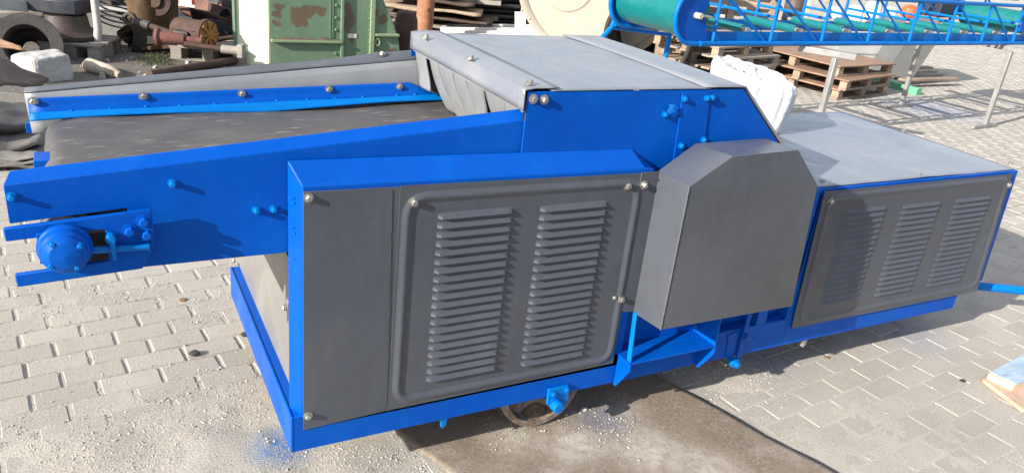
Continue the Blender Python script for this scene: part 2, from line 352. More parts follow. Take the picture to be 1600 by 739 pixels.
# rough yard dirt behind the paving, uneven
def yard():
    g = MB()
    def fn(u, v):
        x = -5+u*30; y = 3.6+v*15
        z = .012+.018*fb(x*1.1, y*1.1, 2, 5)
        if paved(x, y+.1): z = -.03
        return (x, y, z)
    g.grid(fn, 220, 130); o = g.build("dirt_yard", YARD, center=False, smooth=60, recalc=False); tag(o, kind='structure')
yard()
def gravel():
    rr = random.Random(11); V = []; F = []
    def grain(x, y, z, s):
        o = len(V); a = rr.random()*6.28
        for k in range(3): V.append((x+s*cos(a+k*2.09), y+s*sin(a+k*2.09), z-s*.3+rr.random()*s*.4))
        V.append((x+rr.gauss(0, s*.3), y+rr.gauss(0, s*.3), z+s*(.5+rr.random()*.5)))
        F.extend([(o, o+1, o+3), (o+1, o+2, o+3), (o+2, o, o+3)])
    n = 0
    while n < 19000:
        p, r, a = SANDPATCH[rr.choice([0, 0, 0, 1, 1, 2, 2, 3, 3, 4, 4, 5, 5, 6, 7])]
        x, y = p.x+rr.gauss(0, r*.75), p.y+rr.gauss(0, r*.75)
        if fb(x*5, y*5, 4, 3) < -.15+rr.random()*.2-.1: n += .2; continue
        grain(x, y, max(0, sand_h(x, y)), min(.0065, .0013+rr.expovariate(1/.0011))); n += 1
    for _ in range(2500):
        x, y = rr.uniform(-1.6, 4.5), rr.uniform(-1.1, 2.0); grain(x, y, 0, .001+rr.expovariate(1/.001))
    for _ in range(900):
        p = U(rr.uniform(760, 1000), rr.gauss(662, 22), 'z', .007); grain(p.x, p.y, .007, .001+rr.expovariate(1/.0009))
    me = bpy.data.meshes.new("gravel"); me.from_pydata(V, [], F); me.update()
    ob = bpy.data.objects.new("gravel", me); COL.objects.link(ob); me.materials.append(GRAVEL)
    tag(ob, 'pale loose grit scattered over the pavers around the machine', 'gravel', kind='stuff')
gravel()

# ------------------------------------------------------------------ the mat under the machine
def mat_pebble():
    m, nt, p = newmat("pebble_print_vinyl"); T = nt.nodes.new("ShaderNodeTexCoord"); v = T.outputs['Object']
    vo = nt.nodes.new("ShaderNodeTexVoronoi"); vo.inputs['Scale'].default_value = 27; vo.inputs['Randomness'].default_value = .55; nt.links.new(v, vo.inputs['Vector'])
    def ring(r, w):
        s = nt.nodes.new("ShaderNodeMath"); s.operation = 'SUBTRACT'; nt.links.new(vo.outputs['Distance'], s.inputs[0]); s.inputs[1].default_value = r
        a = nt.nodes.new("ShaderNodeMath"); a.operation = 'ABSOLUTE'; nt.links.new(s.outputs[0], a.inputs[0])
        g = nt.nodes.new("ShaderNodeMapRange"); nt.links.new(a.outputs[0], g.inputs[0]); g.inputs[1].default_value = w; g.inputs[2].default_value = 0; g.inputs[3].default_value = 0; g.inputs[4].default_value = 1
        return g.outputs[0]
    c = mixc(nt, noisen(nt, v, 5, 6, .65, .35, .65), (.185, .145, .108), (.245, .20, .152))
    c = mixc(nt, mulf(nt, ring(.40, .09), noisen(nt, v, 13, 3, .6, .35, .6, .15, .8)), c, (.32, .275, .22))
    c = mixc(nt, mulf(nt, ring(.26, .12), noisen(nt, v, 8, 3, .6, .35, .65, .1, .6)), c, (.15, .12, .09))
    d = mulf(nt, near_fac(nt, v, DUSTY), noisen(nt, v, 22, 7, .75, .32, .58, .1, 1))
    c = mixc(nt, d, c, (.52, .475, .41))
    c = mixc(nt, noisen(nt, v, 3.4, 8, .78, .52, .72, 0, .65), c, (.46, .425, .37))
    f = mulf(nt, near_fac(nt, v, SPOTS), noisen(nt, v, 28, 6, .8, .3, .62, .15, 1)); c = mixc(nt, f, c, (.04, .16, .38))
    nt.links.new(c, p.inputs['Base Color']); p.inputs['Roughness'].default_value = .7
    b = nt.nodes.new("ShaderNodeBump"); b.inputs['Strength'].default_value = .4; b.inputs['Distance'].default_value = .004
    nt.links.new(noisen(nt, v, 110, 4, .75, .2, .8), b.inputs['Height']); nt.links.new(b.outputs[0], p.inputs['Normal'])
    return m
def uz(x, y): p = U(x, y, 'z', .012); return (p.x, p.y)
DUSTY = [(*uz(900, 690), .16, 1.), (*uz(1010, 700), .2, 1.), (*uz(1110, 730), .18, .8), (*uz(800, 680), .16, .7), (*uz(980, 640), .15, .5)]
A, B = Vector(uz(640, 690)), Vector(uz(700, 739)); Cc, Dd = Vector(uz(1055, 598)), Vector(uz(1330, 739))
def mat_sheet():
    g = MB(); dl = (B-A).normalized(); dr = (Dd-Cc).normalized(); dd = (dl+dr).normalized()
    def fn(u, v):
        p = (A+dl*0)*(1-u)+Cc*u
        l = (A-dd*.55+dd*v*1.75); r_ = (Cc-dd*.62+dd*v*1.75); q = l*(1-u)+r_*u
        e = .010*fb(v*9, u*1.5, 0, 4)
        q = q+Vector((e, e))
        z = .0042+.002*max(0, fb(q.x*3, q.y*3, 5, 3))+(.002*max(0, fb(v*7, 2, 1, 2)) if u > .97 or u < .03 else 0)
        return (q.x, q.y, z)
    g.grid(fn, 40, 60); o = g.build("floor_mat", mat_pebble(), center=False, smooth=60, solid=.002)
    tag(o, 'brown pebble printed vinyl mat lying under the blue machine', 'mat')
mat_sheet()

# ------------------------------------------------------------------ the machine
MA = thing("belt_feeder_machine", "large blue and grey belt feeder machine with louvred side panels in the foreground", "machine", (1.6, .5, 0))
def bolt_mesh(mat, r=.012, h=.012, washer=True, n=6):
    g = MB()
    if washer: g.lathe([(r*1.45, 0), (r*1.45, .0022), (r*1.1, .0026)], (0, 0, 0), (0, -1, 0), 18)
    g.lathe([(r, .002), (r, h*.8), (r*.75, h), (0, h*1.02)], (0, 0, 0), (0, -1, 0), n)
    o = g.build("bolt", mat, smooth=30, center=False); return o
_bolts = {}
def bolt(p, parent, mat=ZINC, r=.010, h=.011, nrm=(0, -1, 0), washer=True, n=6, name="bolt"):
    key = (mat.name, r, h, washer, n)
    if key not in _bolts:
        o = bolt_mesh(mat, r, h, washer, n); _bolts[key] = o.data
    else:
        o = bpy.data.objects.new(name, _bolts[key]); COL.objects.link(o)
    o.name = name
    o.location = p; o.rotation_euler = (Vector((0, -1, 0)).rotation_difference(Vector(nrm).normalized()) @ Matrix.Rotation(rnd.random()*6, 4, 'Y').to_quaternion()).to_euler()
    o.parent = parent; o.matrix_parent_inverse = world_of(parent).inverted()
    return o
def V3(x, y, z): return Vector((x, y, z))
def Uy(px, py, y): return U(px, py, 'y', y)
ZB, ZT = .183, .304
# base frame of channel beams
g = MB()
g.box(0, 3.008, 0, .008, ZB, ZT); g.box(0.008, 3.008, .0085, .06, ZT-.008, ZT-.0005); g.box(0.008, 3.008, .0085, .06, ZB+.0005, ZB+.008)
g.box(0, 3.008, .992, 1.0, ZB, ZT); g.box(.008, 3.008, .94, .9915, ZT-.008, ZT-.0005)
g.box(-.004, .004, -.001, 1.001, ZB-.001, ZT+.001); g.box(.0045, .05, .009, .99, ZT-.008, ZT-.001)
g.box(3.0085, 3.016, .0, 1.0, ZB, ZT)
for x in (1.14, 1.9, 2.5): g.box(x, x+.05, .06, .94, ZB+.01, ZT-.01)
base = g.build("base_frame", BLUE, MA, bevel=.003)
# feet under the beam
for px, py in ((688, 655), (1250, 530)):
    p = Uy(px, py, .03); MB().prism([(p.x-.012, .004, ZB), (p.x+.014, .004, ZB), (p.x+.008, .004, ZB-.032), (p.x-.004, .004, ZB-.036)], (0, .02, 0)).build("foot_lug", BLUE2 if px < 900 else STEEL, MA, bevel=.002)
# end plate at the left, seen under the conveyor
g = MB(); g.prism([(.03, .055, .30), (.03, .99, .30), (.03, .99, .74), (.03, .32, .74), (.03, .055, .70)], (.004, 0, 0))
ep = g.build("end_plate", surf("end_plate_paint", (.20, .195, .185), .4, var=.08, vs=4, patches=(((.28, .27, .25), 5, .5, .75, .4),), bumps=((3, .12, .03),)), MA)
for q in ((447, 480), (449, 612), (368, 407)):
    p = U(*q, 'x', .03); bolt(p+V3(-.001, 0, 0), ep, ZINC, .008, .01, nrm=(-1, 0, 0))
# inner closing walls so the body is not hollow
g = MB(); g.box(.06, 1.9, .10, .106, ZT, .78); g.box(.06, 3.16, .955, .961, ZT, .84); g.box(1.13, 1.98, .0655, .072, ZT, .85)
g.build("inner_wall", BLUE, MA)

# conveyor side plate, near
DN, DF = .06, .94
tl0, tl1, tr = Uy(5, 289, DN), Uy(15, 268, DN+.028), Uy(820, 170, DN+.028)
fl, fr = Uy(5, 290, DN), Uy(815, 190, DN)
b = [Uy(15, 350, DN), Uy(200, 325, DN), Uy(223, 416, DN)]
g = MB(); ZL = .785
poly = [fl, fr, V3(.9, DN, fr.z+.02), V3(.9, DN, ZL), V3(b[2].x, DN, ZL), V3(b[1].x-.002, DN, b[1].z), b[0]]
g.prism(poly, (0, .004, 0))
g.loft([fl+V3(.0, 0, 0), tl1, tl1+V3(0, .004, 0), fl+V3(0, .005, 0)], [fr, tr, tr+V3(0, .004, 0), fr+V3(0, .005, 0)])
sp = g.build("side_plate", BLUE, MA, bevel=.0025)
for px, py in ((18, 307), (269, 286), (400, 328), (427, 326)): bolt(Uy(px, py, DN)-V3(0, .001, 0), sp, BLUE2, .0075, .016)
# far side plate, grey, flaring away at the top
g = MB(); a0, a1 = Uy(46, 175, DF), Uy(42, 152, DF); t0, t1 = Uy(38, 146, DF+.01), Uy(643, 93, DF+.01)
e0, e1 = Uy(40, 139, DF+.05), Uy(646, 79, DF+.05)
P0 = [(a0.x, .86), (a0.x, a1.z), (t0.x, t0.z), (e0.x, e0.z)]
L0 = [V3(a0.x, DF, .87), V3(t0.x, DF+.0, t0.z-.022), V3(t0.x, DF+.008, t0.z), V3(e0.x, DF+.05, e0.z)]
L1 = [V3(.9, DF, .90), V3(.72, DF, t1.z-.022), V3(.72, DF+.008, t1.z), V3(.72, DF+.05, e1.z)]
def rail(u, v):
    k = min(2, int(v*3)); f = v*3-k; A_ = L0[k].lerp(L0[k+1], f); B_ = L1[k].lerp(L1[k+1], f); p = A_.lerp(B_, u)
    p.y += .004*noise.noise(Vector((u*4, v*2, 3)))
    return p
g.grid(rail, 40, 12)
fp = g.build("side_plate", SIDEG, MA, solid=.004, smooth=50); tag(fp, "grey far side plate")
g = MB(); g.grid(lambda u, v: (L0[2].lerp(L1[2], u)*(1-v)+L0[3].lerp(L1[3], u)*v)+V3(-.002, -.004, .004+.004*noise.noise(Vector((u*5, v, 2)))), 30, 4); tag(g.build('top_lip', surf('lip_grey', (.085, .095, .115), .4, var=.12, vs=4, patches=(((.2, .2, .2), 6, .55, .75, .4),)), MA, solid=.003, smooth=50), 'darker folded top lip')
for px, py in ((672, 80),): bolt(Uy(px-75, py+5, DF+.03), fp, ZINC, .008, .01, nrm=(0, -.4, 1))
# blue skirt strips bolted along it
s0, s1, s2 = Uy(42, 155, .925), Uy(642, 129, .925), Uy(680, 150, .91)
g = MB()
def skirt(u, v):
    top = Uy(43, 154, .93).lerp(Uy(640, 129, .93), u); bot = Uy(46, 181, .915).lerp(Uy(688, 150, .915), u)
    p = top.lerp(bot, v); p.y -= .004*(v > .55); return p
g.grid(skirt, 30, 6); sk = g.build("skirt_strip", BLUE, MA, solid=.006, smooth=40)
for q in ((52, 159), (224, 151), (378, 147), (514, 140), (624, 136)): bolt(Uy(*q, .924), sk, ZINC, .010, .013)
for q in ((112, 174), (172, 171), (228, 167), (281, 165), (335, 163), (385, 161), (432, 158), (480, 156), (523, 154), (567, 152), (620, 149), (648, 148)): bolt(Uy(*q, .914), sk, BLUE2, .006, .006, washer=False)
g = MB()
def skirt2(u, v):
    top = Uy(45, 177, .91).lerp(Uy(686, 148, .905), u); bot = Uy(46, 190, .895).lerp(Uy(700, 157, .88), u)
    w = .008*sin(u*9)*max(0, 1-abs(u-.5)*1.2) if v > .5 else 0
    p = top.lerp(bot, v); p.z += w; p.y += .006*noise.noise(Vector((u*6, v, 0))); return p
g.grid(skirt2, 60, 4); g.build("skirt_strip", BLUE2, MA, solid=.006, smooth=50)
# belt
DR = V3(-.494, 0, .866); RB = .052
bp = [V3(.95, 0, .800), V3(.55, 0, .795), V3(.1, 0, .79), V3(-.2, 0, .797), V3(-.42, 0, DR.z-RB+.002)]
bp += [DR+V3(-RB*sin(t), 0, -RB*cos(t)) for t in [i*pi/12 for i in range(13)]]
def zt(x): return DR.z+RB+.001+(x-DR.x)*.028
bp += [V3(x, 0, zt(x)) for x in np.linspace(-.45, 1.05, 46)]
g = MB(); nb = len(bp)-1
def beltf(u, v):
    p = bp[round(u*nb)].copy(); p.y = .105+.795*v
    if p.z > .9 and p.x > DR.x+.01: p.z += .006*fb(p.x*2.6, v*2.2, 1, 3)+.010*max(0, v-.8)*5*(sin((p.x+.5)*6.3)*.6)-.006*(1-(2*v-1)**2)
    return p
g.grid(beltf, nb, 26); g.build("belt", BELT, MA, solid=.007, smooth=60)
MB().tube((DR.x, .11, DR.z), (DR.x, .895, DR.z), RB-.005, 28).build("tail_drum", STEEL, MA)
MB().tube((DR.x, .0, DR.z), (DR.x, 1.0, DR.z), .018, 16).build("drum_shaft", STEEL, MA)
MB().box(DR.x-.02, DR.x+.12, .066, .072, DR.z-.062, DR.z+.05).build("slot_backing", BLACKGAP, MA)
# take-up bracket, near side
s = 4.618
def bk(a, b_, y=.022): return Uy(a/s, 300+b_/s, y)
outl = [(20, 268), (1090, 128), (1125, 370), (1030, 555), (125, 690), (105, 600), (790, 500), (750, 275), (40, 362)]
g = MB(); pts = [bk(*q) for q in outl]
g.prism([pts[0], pts[1], pts[2], pts[7].lerp(pts[2], .02), pts[7], pts[8]], (0, .014, 0))
g.prism([pts[2], pts[3], pts[4], pts[5], pts[6], pts[7].lerp(pts[2], .02)], (0, .014, 0))
tk = g.build("take_up_bracket", BLUE, MA, bevel=.003)
for q in ((1035, 210), (935, 278), (1058, 303)): bolt(bk(*q), tk, BLUE, .0115, .016)
hc = bk(470, 440, -.02)
g = MB(); g.lathe([(.056, .04), (.056, .052), (.052, .056), (.05, .074), (.0445, .078), (.043, .088), (.034, .094), (.031, .097), (0, .1)], (hc.x, hc.y+.075, hc.z), (0, -1, 0), 40)
g.box(hc.x-.052, hc.x+.045, .012, .05, hc.z-.036, hc.z+.036)
bh = g.build("bearing_housing", BLUE, tk, bevel=.0015, smooth=40)
for a in (.6, 2.2, 3.75, 5.3): bolt(V3(hc.x+.036*cos(a), hc.y-.013, hc.z+.036*sin(a)), tk, BLUE2, .006, .01)
r0, r1 = bk(640, 422, .012), bk(1080, 395, .012)
g = MB(); g.path([r0.lerp(r1, i/60) for i in range(61)], [.0075+.0012*(i % 2) for i in range(61)], 10); g.build("tension_screw", BLUE2, tk, smooth=60)
lp = [bk(780, 320, -.005), bk(830, 330, -.005), bk(845, 495, -.005), bk(815, 495, -.005)]
g = MB(); g.prism(lp, (0, .034, 0)); c_ = bk(800, 345, 0); g.lathe([(.0, 0), (.012, 0), (.012, .022), (0, .022)], (c_.x, .02, c_.z), (0, -1, 0), 6); g.build("screw_lug", BLUE2, tk, bevel=.002)
# far take-up arm and the little scraper end
p = Uy(40, 198, .97); MB().box(p.x, p.x+.17, .965, .98, p.z-.02, p.z+.012).build("take_up_arm", BLUE, MA, bevel=.002)
p = Uy(52, 252, .55); MB().box(p.x, p.x+.085, .54, .62, p.z-.03, p.z+.004).build("scraper_end", BLUE, MA, bevel=.002)

# hood: side plate, roof, end slope
HY, HB = .05, .93
h0, h1, h2 = Uy(825, 144, HY), Uy(1162, 142, HY), Uy(1209, 214, HY)
ZH = 1.204
xr = h2.x+(h2.z-.83)*(h2.x-h1.x)/(h1.z-h2.z)
g = MB(); prof = [(h0.x, ZT), (h0.x, ZH+.003), (h1.x, ZH+.003), (xr, .83), (xr+.02, ZT)]
MB().prism([(x, HB+.028, z-.012*(z > 1.1)) for x, z in prof], (0, .004, 0)).build('hood_side', BLUE, MA); g.prism([(x, HY, z) for x, z in prof], (0, .004, 0))
hs = g.build("hood_side", BLUE, MA, bevel=.002)
q0, q1 = Uy(1065, 146, HY), Uy(1108, 146, HY); q2, q3 = Uy(1055, 250, HY), Uy(1102, 250, HY)
MB().prism([(q0.x, HY-.0045, ZH-.004), (q1.x, HY-.0045, ZH-.004), (q3.x+.02, HY-.0045, .70), (q2.x+.01, HY-.0045, .70)], (0, .004, 0)).build("cover_strip", BLUE, MA, bevel=.001)
for q in ((1069, 155), (1104, 154), (1112, 153), (1064, 228), (1099, 219)): bolt(Uy(*q, HY-.005), hs, BLUE2, .008, .012)
for q in ((833, 155), (850, 156)): bolt(Uy(*q, HY-.001), hs, ZINC, .010, .014)
bolt(Uy(1038, 179, HY-.001), hs, BLUE2, .0075, .014)
for i in range(7):
    a = .35+i*.16; p = Uy(1038, 179, HY-.004); MB().path([p+V3(.01*cos(a), -.008, .01*sin(a)), p+V3(.03*cos(a), -.012, .03*sin(a)), p+V3((.05-.003*i)*cos(a+.1), -.006, (.05-.003*i)*sin(a+.1))], .0012, 5).build("wire_end", BLUE2, hs)
# roof sheets
def roofz(x, y): return ZH+.006+.006*sin(pi*(y-HY)/(HB-HY))+.0025*fb(x*2.2, y*2.2, 8, 3)
xs = Uy(1108, 141, HY).x
g = MB(); g.grid(lambda u, v: V3(h0.x+.075+(xs-h0.x-.07)*u, HY-.002+(HB-HY)*v, roofz(h0.x+u*(xs-h0.x), HY+(HB-HY)*v)), 30, 30)
rf = g.build("roof_sheet", GREY_LIT_TOP, MA, solid=.003, smooth=60)
g = MB()
def cap(u, v):
    y = HY-.004+(HB-HY+.012)*v
    k = [(h0.x-.012, ZH-.052), (h0.x-.012, ZH+.008), (h0.x+.02, ZH+.013), (h0.x+.098, ZH+.014)]; i = min(2, int(u*3)); f = u*3-i
    x = k[i][0]+(k[i+1][0]-k[i][0])*f; z = k[i][1]+(k[i+1][1]-k[i][1])*f
    return V3(x+.003*noise.noise(Vector((y*5, u, 0)))*(u < .4), y, z+.003*sin(pi*v))
g.grid(cap, 9, 24); cp = g.build("front_cap", GREY_LIT_TOP, MA, solid=.003, smooth=35)
for q in ((665, 60), (735, 93), (827, 132)): bolt(U(*q, 'z', ZH+.016), cp, ZINC, .011, .014, nrm=(0, 0, 1))
g = MB()
def endstrip(u, v):
    y = HY-.004+(HB-HY+.008)*v
    k = [(xs-.02, ZH+.012), (h1.x+.004, ZH+.011), (xr+.004, .845)]; i = 0 if u < .25 else 1; f = u/.25 if i == 0 else (u-.25)/.75
    return V3(k[i][0]+(k[i+1][0]-k[i][0])*f, y, k[i][1]+(k[i+1][1]-k[i][1])*f+.0045*sin(pi*v)*(1-i*f))
g.grid(endstrip, 12, 20); g.build("end_slope", GREY_LIT_TOP, MA, solid=.003, smooth=25)
# rubber curtain flaps at the hood mouth
edges = [.915, .845, .815, .70, .62, .49, .36, .33, .21, .085]
flaps = [(.925, .83, .835, -.02), (.822, .70, .045, .01), (.70, .585, .03, .0), (.585, .47, .035, .012), (.465, .33, .09, .02), (.325, .20, .03, .0), (.205, .085, .03, .015)]
spl = [(.935, .835, 0, .012), (.830, .715, -.022, .012), (.722, .60, .0, .006), (.606, .478, .004, .014), (.490, .350, -.004, -.085), (.345, .215, .004, .006), (.222, .075, .004, .012)]
for i, (ya, yb, da, db) in enumerate(spl):
    g = MB(); ph = rnd.random()*6
    def flap(u, v, ya=ya, yb=yb, da=da, db=db, ph=ph, i=i):
        t = v**1.6
        y = (ya+da*t)*(1-u)+(yb-db*t)*u if True else 0
        if da < 0: y = ya*(1-u)+(yb)*u+da*t*(1-u)
        if db < 0: y = (ya)*(1-u)+(yb-db*t*(1+.25*noise.noise(Vector((v*9, 1, ph)))))*u
        x = h0.x+.012+(i % 2)*.004+(.080 if i else .02)*v**1.3-.008*sin(pi*u)*v*(2.6 if i == 4 else 1)+.003*sin(v*5+ph)
        z = ZH-.045+((zt(.72) if i else 1.012)+.004-(ZH-.045))*v
        return V3(x, y, z)
    g.grid(flap, 8, 16); g.build("rubber_flap", GREYRUB, MA, solid=.006, smooth=60)
MB().box(h0.x+.002, h0.x+.008, .07, .94, ZH-.062, ZH-.01).build("curtain_bar", GREYRUB, MA)
MB().box(h0.x+.125, h0.x+.13, .066, .945, .85, ZH-.01).build("hood_shade_sheet", BLACKGAP, MA)  # black sheet added to paint the shade inside the hood mouth

# left cabinet: bevelled blue shell with two grey panels
Cf = [Uy(468, 662, 0), Uy(472, 291, 0), Uy(1013, 262, 0), None]
xl, xrc = .0285, 1.128
zf0, zf1 = .975+.012, .958+.012
back = [V3(.002, .052, ZT-.02), Uy(448, 250, .052), Uy(985, 231, .052), V3(1.128, .052, .975), V3(1.13, .052, ZT-.02)]
front = [V3(xl, 0, .252), V3(xl, 0, Cf[1].z), V3(1.085, 0, Uy(995, 264, 0).z), V3(xrc-.006, 0, Uy(1013, 263, 0).z-.004), V3(xrc-.002, 0, .252)]
g = MB(); g.loft(back, front)
cab = g.build("cabinet_shell", BLUE, MA, bevel=.004)
for q in ((456, 308), (462, 316), (457, 354), (463, 363), (458, 403), (465, 421)): 
    p = Uy(*q, .028); bolt(p+V3(-.004, -.002, 0), cab, BLUE2, .003, .004, nrm=(-.87, -.5, 0), washer=False)
def panel_quad(px, y): return [Uy(*q, y) for q in px]
g = MB(); pq = panel_quad(((474, 300), (626, 292), (606, 641), (474, 672)), -.004); g.prism(pq, (0, .0035, 0))
# torn paint edge along a fold
pp = g.build("plain_panel", GREY, MA, bevel=.0012)
for q in ((482, 309), (481, 649)): bolt(Uy(*q, -.0045), pp, ZINC, .009, .012)
fold = [Uy(613+2*noise.noise(Vector((i*.9, 0, 0)))-8.5*i/24, 297+345*i/24, -.0046) for i in range(25)]
MB().path(fold, .0013, 5).build("paint_crack", surf("cracked_paint", (.03, .03, .034), .7), pp)
def louvre(g, x0, x1, zt_, hh, prot, y):
    nu, prof = 22, 7
    def fn(u, v):
        x = x0+(x1-x0)*u; d = min(u, 1-u)*(x1-x0); e = sqrt(max(0, 1-(1-min(1, d/.013))**2))
        if v <= .86:
            t = v/.86; pr_ = prot*e*t**.92; z = zt_-hh*t+(1-e)*0
            z = zt_-hh*.5-(hh*.5-(hh*t if t < .5 else hh*t-hh*.0))*1 if False else zt_-hh*t
        else: pr_ = prot*e*.25; z = zt_-hh+.0022
        if v == 1: pr_ = -.0005
        return V3(x, y-pr_, z)
    g.grid(fn, nu, 8)
def bead(g, a, b_, r, h):
    n = 26; a = Vector(a); b_ = Vector(b_); t = (b_-a).normalized(); sd = t.cross(V3(0, 1, 0)).normalized(); Ln = (b_-a).length
    def fn(u, v):
        d = min(u, 1-u)*Ln; e = min(1, d/.02)**.6
        an = pi*v; return a+(b_-a)*u+sd*(r*cos(an))+V3(0, -h*e*sin(an)**1.2+.0003, 0)
    g.grid(fn, n, 8)
g = MB(); yp = -.007; pq = panel_quad(((626, 291), (1003, 271), (958, 567), (606, 641)), yp); g.prism(pq, (0, .004, 0))
for (x0, x1, z0, z1, n) in ((.395, .63, .882, .356, 20), (.719, .958, .876, .346, 20)):
    for k in range(n): louvre(g, x0, x1, z0-(z0-z1)*k/(n-1)+.006, .0178, .0132, yp)
def bead_loop(g, c4, rad, r, h):
    c4 = [Vector(c) for c in c4]; P = []
    for k in range(4):
        c = c4[k]; d0 = (c4[k-1]-c).normalized(); d1 = (c4[(k+1) % 4]-c).normalized()
        for q in range(9):
            t = q/8; P.append((c+d0*rad)*(1-t)**2+c*2*t*(1-t)+(c+d1*rad)*t**2)
        a = c+d1*rad; b_ = c4[(k+1) % 4]-d1*rad
        for q in range(1, 12): P.append(a.lerp(b_, q/12))
    n = len(P); vs = []
    for i in range(n):
        t = (P[(i+1) % n]-P[i-1]).normalized(); sd = t.cross(V3(0, 1, 0)).normalized()
        vs += [P[i]+sd*(r*(1-q/4))+V3(0, -h*.5*(1-cos(2*pi*q/8))+.0003*(q in (0, 8))-.0002*(q not in (0, 8)), 0) for q in range(9)]
    g.add(vs, [(i*9+q, ((i+1) % n)*9+q, ((i+1) % n)*9+q+1, i*9+q+1) for i in range(n) for q in range(8)])
bead_loop(g, ((.307, yp, .938), (1.068, yp, .930), (1.072, yp, .291), (.305, yp, .293)), .055, .0185, .0062)
lv = g.build("louvred_panel", GREY, MA, smooth=34)
for q in ((646, 316), (980, 290)): bolt(Uy(*q, yp-.001), lv, ZINC, .0105, .014)
bolt(Uy(960, 465, yp-.001), lv, ZINC, .006, .006)
bolt(Uy(809, 281, -.001), cab, BLACKGAP, .004, .004, washer=False)

# belt guard box
GD = -.155
fr_ = [Uy(1032, 515, GD), Uy(1077, 292, GD), Uy(1145, 245, GD), Uy(1247, 235, GD), Uy(1277, 290, GD), Uy(1237, 478, GD)]
zb_ = fr_[0].z
bk_ = [V3(1.137, 0, .462), V3(1.137, 0, .961), Uy(1087, 225, 0.0), Uy(1195, 217, 0.0), V3(fr_[4].x+.0, 0, fr_[4].z), V3(fr_[5].x, 0, .462)]
g = MB(); n6 = 6
g.add(bk_+fr_, [tuple(range(6, 12))]+[(i, i+1, i+7, i+6) for i in range(5)])
gd = g.build("belt_guard", GUARD_LIT, MA, solid=.003, smooth=25, bevel=.0025)
g = MB(); g.prism(panel_quad(((1003, 270), (1030, 268), (1004, 487), (964, 487)), -.009), (0, .003, 0)); fl_ = g.build("guard_flange", GREY, gd, bevel=.001)
for q in ((1006, 289), (970, 467)): bolt(Uy(*q, -.0095), gd, ZINC, .010, .014)
g = MB(); e0, e1 = fr_[1]+V3(-.0015, -.002, 0), fr_[0]+V3(-.0015, -.002, 0)
g.path([e0.lerp(e1, i/40)+V3(.001*noise.noise(Vector((i*.7, 0, 0))), 0, 0) for i in range(41)], [.0016+.0012*abs(noise.noise(Vector((i*1.3, 4, 0)))) for i in range(41)], 6); g.build("weld_seam", surf("weld_edge", (.14, .14, .15), .5), gd)
p = Uy(1031, 279, 0); bolt(V3(1.1365, -.012, p.z+.0), gd, BLACKGAP, .005, .002, nrm=(-1, 0, 0), washer=False)

# shelf bracket below the guard
ZS = .302
xa, xb = Uy(985, 562, -.07).x, Uy(1122, 532, -.07).x
g = MB(); g.box(xa, xb, -.07, .06, ZS-.006, ZS)
shelf = g.build("shelf_plate", BLUE, MA, bevel=.0015)
for x in (xa, xb-.012):
    MB().prism([(x, -.003, ZS-.0065), (x, -.072, ZS-.0065), (x, -.074, ZS-.03), (x, -.016, ZB-.004), (x, -.003, ZB-.004)], (.009, 0, 0)).build("gusset", BLUE, shelf, bevel=.0015)
MB().prism([(xa+.004, -.066, ZS+.001), (xa+.022, -.03, .47), (xa+.022, -.012, .47), (xa+.004, -.046, ZS+.001)], (.007, 0, 0)).build("web_plate", BLUE2, shelf, bevel=.0015)
MB().prism([(xb-.012, -.07, ZS+.001), (xb-.012, -.07, .42), (xb-.012, .05, .47), (xb-.012, .05, ZS+.001)], (.007, 0, 0)).build("web_plate", BLUE, shelf, bevel=.0015)
bolt(V3(xb-.02, .03, ZS+.03), shelf, BLUE2, .008, .012, nrm=(-1, 0, 0))
# lever with pivot
a, b_ = Uy(1172, 488, -.012), Uy(1153, 562, -.012)
g = MB(); g.beam(a, b_, .007, .022, up=(1, 0, 0)); lev = g.build("lever", BLUE, MA, bevel=.0015)
c_ = Uy(1148, 567, -.02); g = MB(); g.lathe([(0, -.03), (.013, -.03), (.013, -.012), (.019, -.012), (.019, .006), (.011, .006), (.011, .022), (0, .024)], c_, (0, -1, 0), 16); g.build("pivot_pin", BLUE2, lev, bevel=.001)
MB().tube(Uy(1134, 570, 0)+V3(0, .03, 0), Uy(1134, 570, 0), .006, 10).build("pivot_stub", ZINC, lev)
MB().prism(panel_quad(((1138, 524), (1154, 517), (1146, 558), (1134, 560)), -.004), (0, .0035, 0)).build("lever_plate", BLUE, MA, bevel=.001)
g = MB(); p0, p1 = Uy(1162, 523, -.015), Uy(1178, 535, -.015); g.tube(p0, p1, .009, 12); g.tube(p0.lerp(p1, .1), p0.lerp(p1, .5), .014, 6); g.build("stop_bolt", BLUE, MA)

# rear box with a sloping lid sheet and a louvred panel
YR = -.004
rb = panel_quad(((1275, 289), (1592, 264), (1527, 462), (1226, 517)), 0)
zr1 = .846; x0r, x1r = rb[0].x, rb[1].x; x1b = rb[2].x
g = MB(); fx = [V3(x0r, 0, zr1), V3(x1r, 0, zr1), V3(x1b-.01, 0, .225), V3(rb[3].x, 0, .225)]
g.prism([(fx[0].x, 0, zr1), (fx[1].x, 0, zr1), (fx[2].x, 0, ZT+.001), (fx[3].x, 0, ZT+.001)], (0, .965, 0))
g.prism([(fx[3].x, -.0015, .235), (fx[3].x, -.0015, ZT+.03), (fx[3].x+.05, -.0015, ZT+.03), (fx[3].x+.05, -.0015, .235)], (0, .001, 0))
rbx = g.build("rear_box", BLUE, MA, bevel=.012, seg=4)
g = MB()
def lid(u, v):
    x = xr-.02+(x1r-.012-xr+.02)*u; y = .012+.955*v
    rc = .03
    if u > .97 and v > .97: x -= .01; y -= .01
    return V3(x, y, zr1+.004+.007*sin(pi*v)*sin(pi*min(1, u*1.2))**.5*.5+.0065*fb(x*1.5, y*2.2, 21, 4))
g.grid(lid, 60, 44); ld = g.build("lid_sheet", GREY_LIT_TOP, MA, solid=.003, smooth=70)
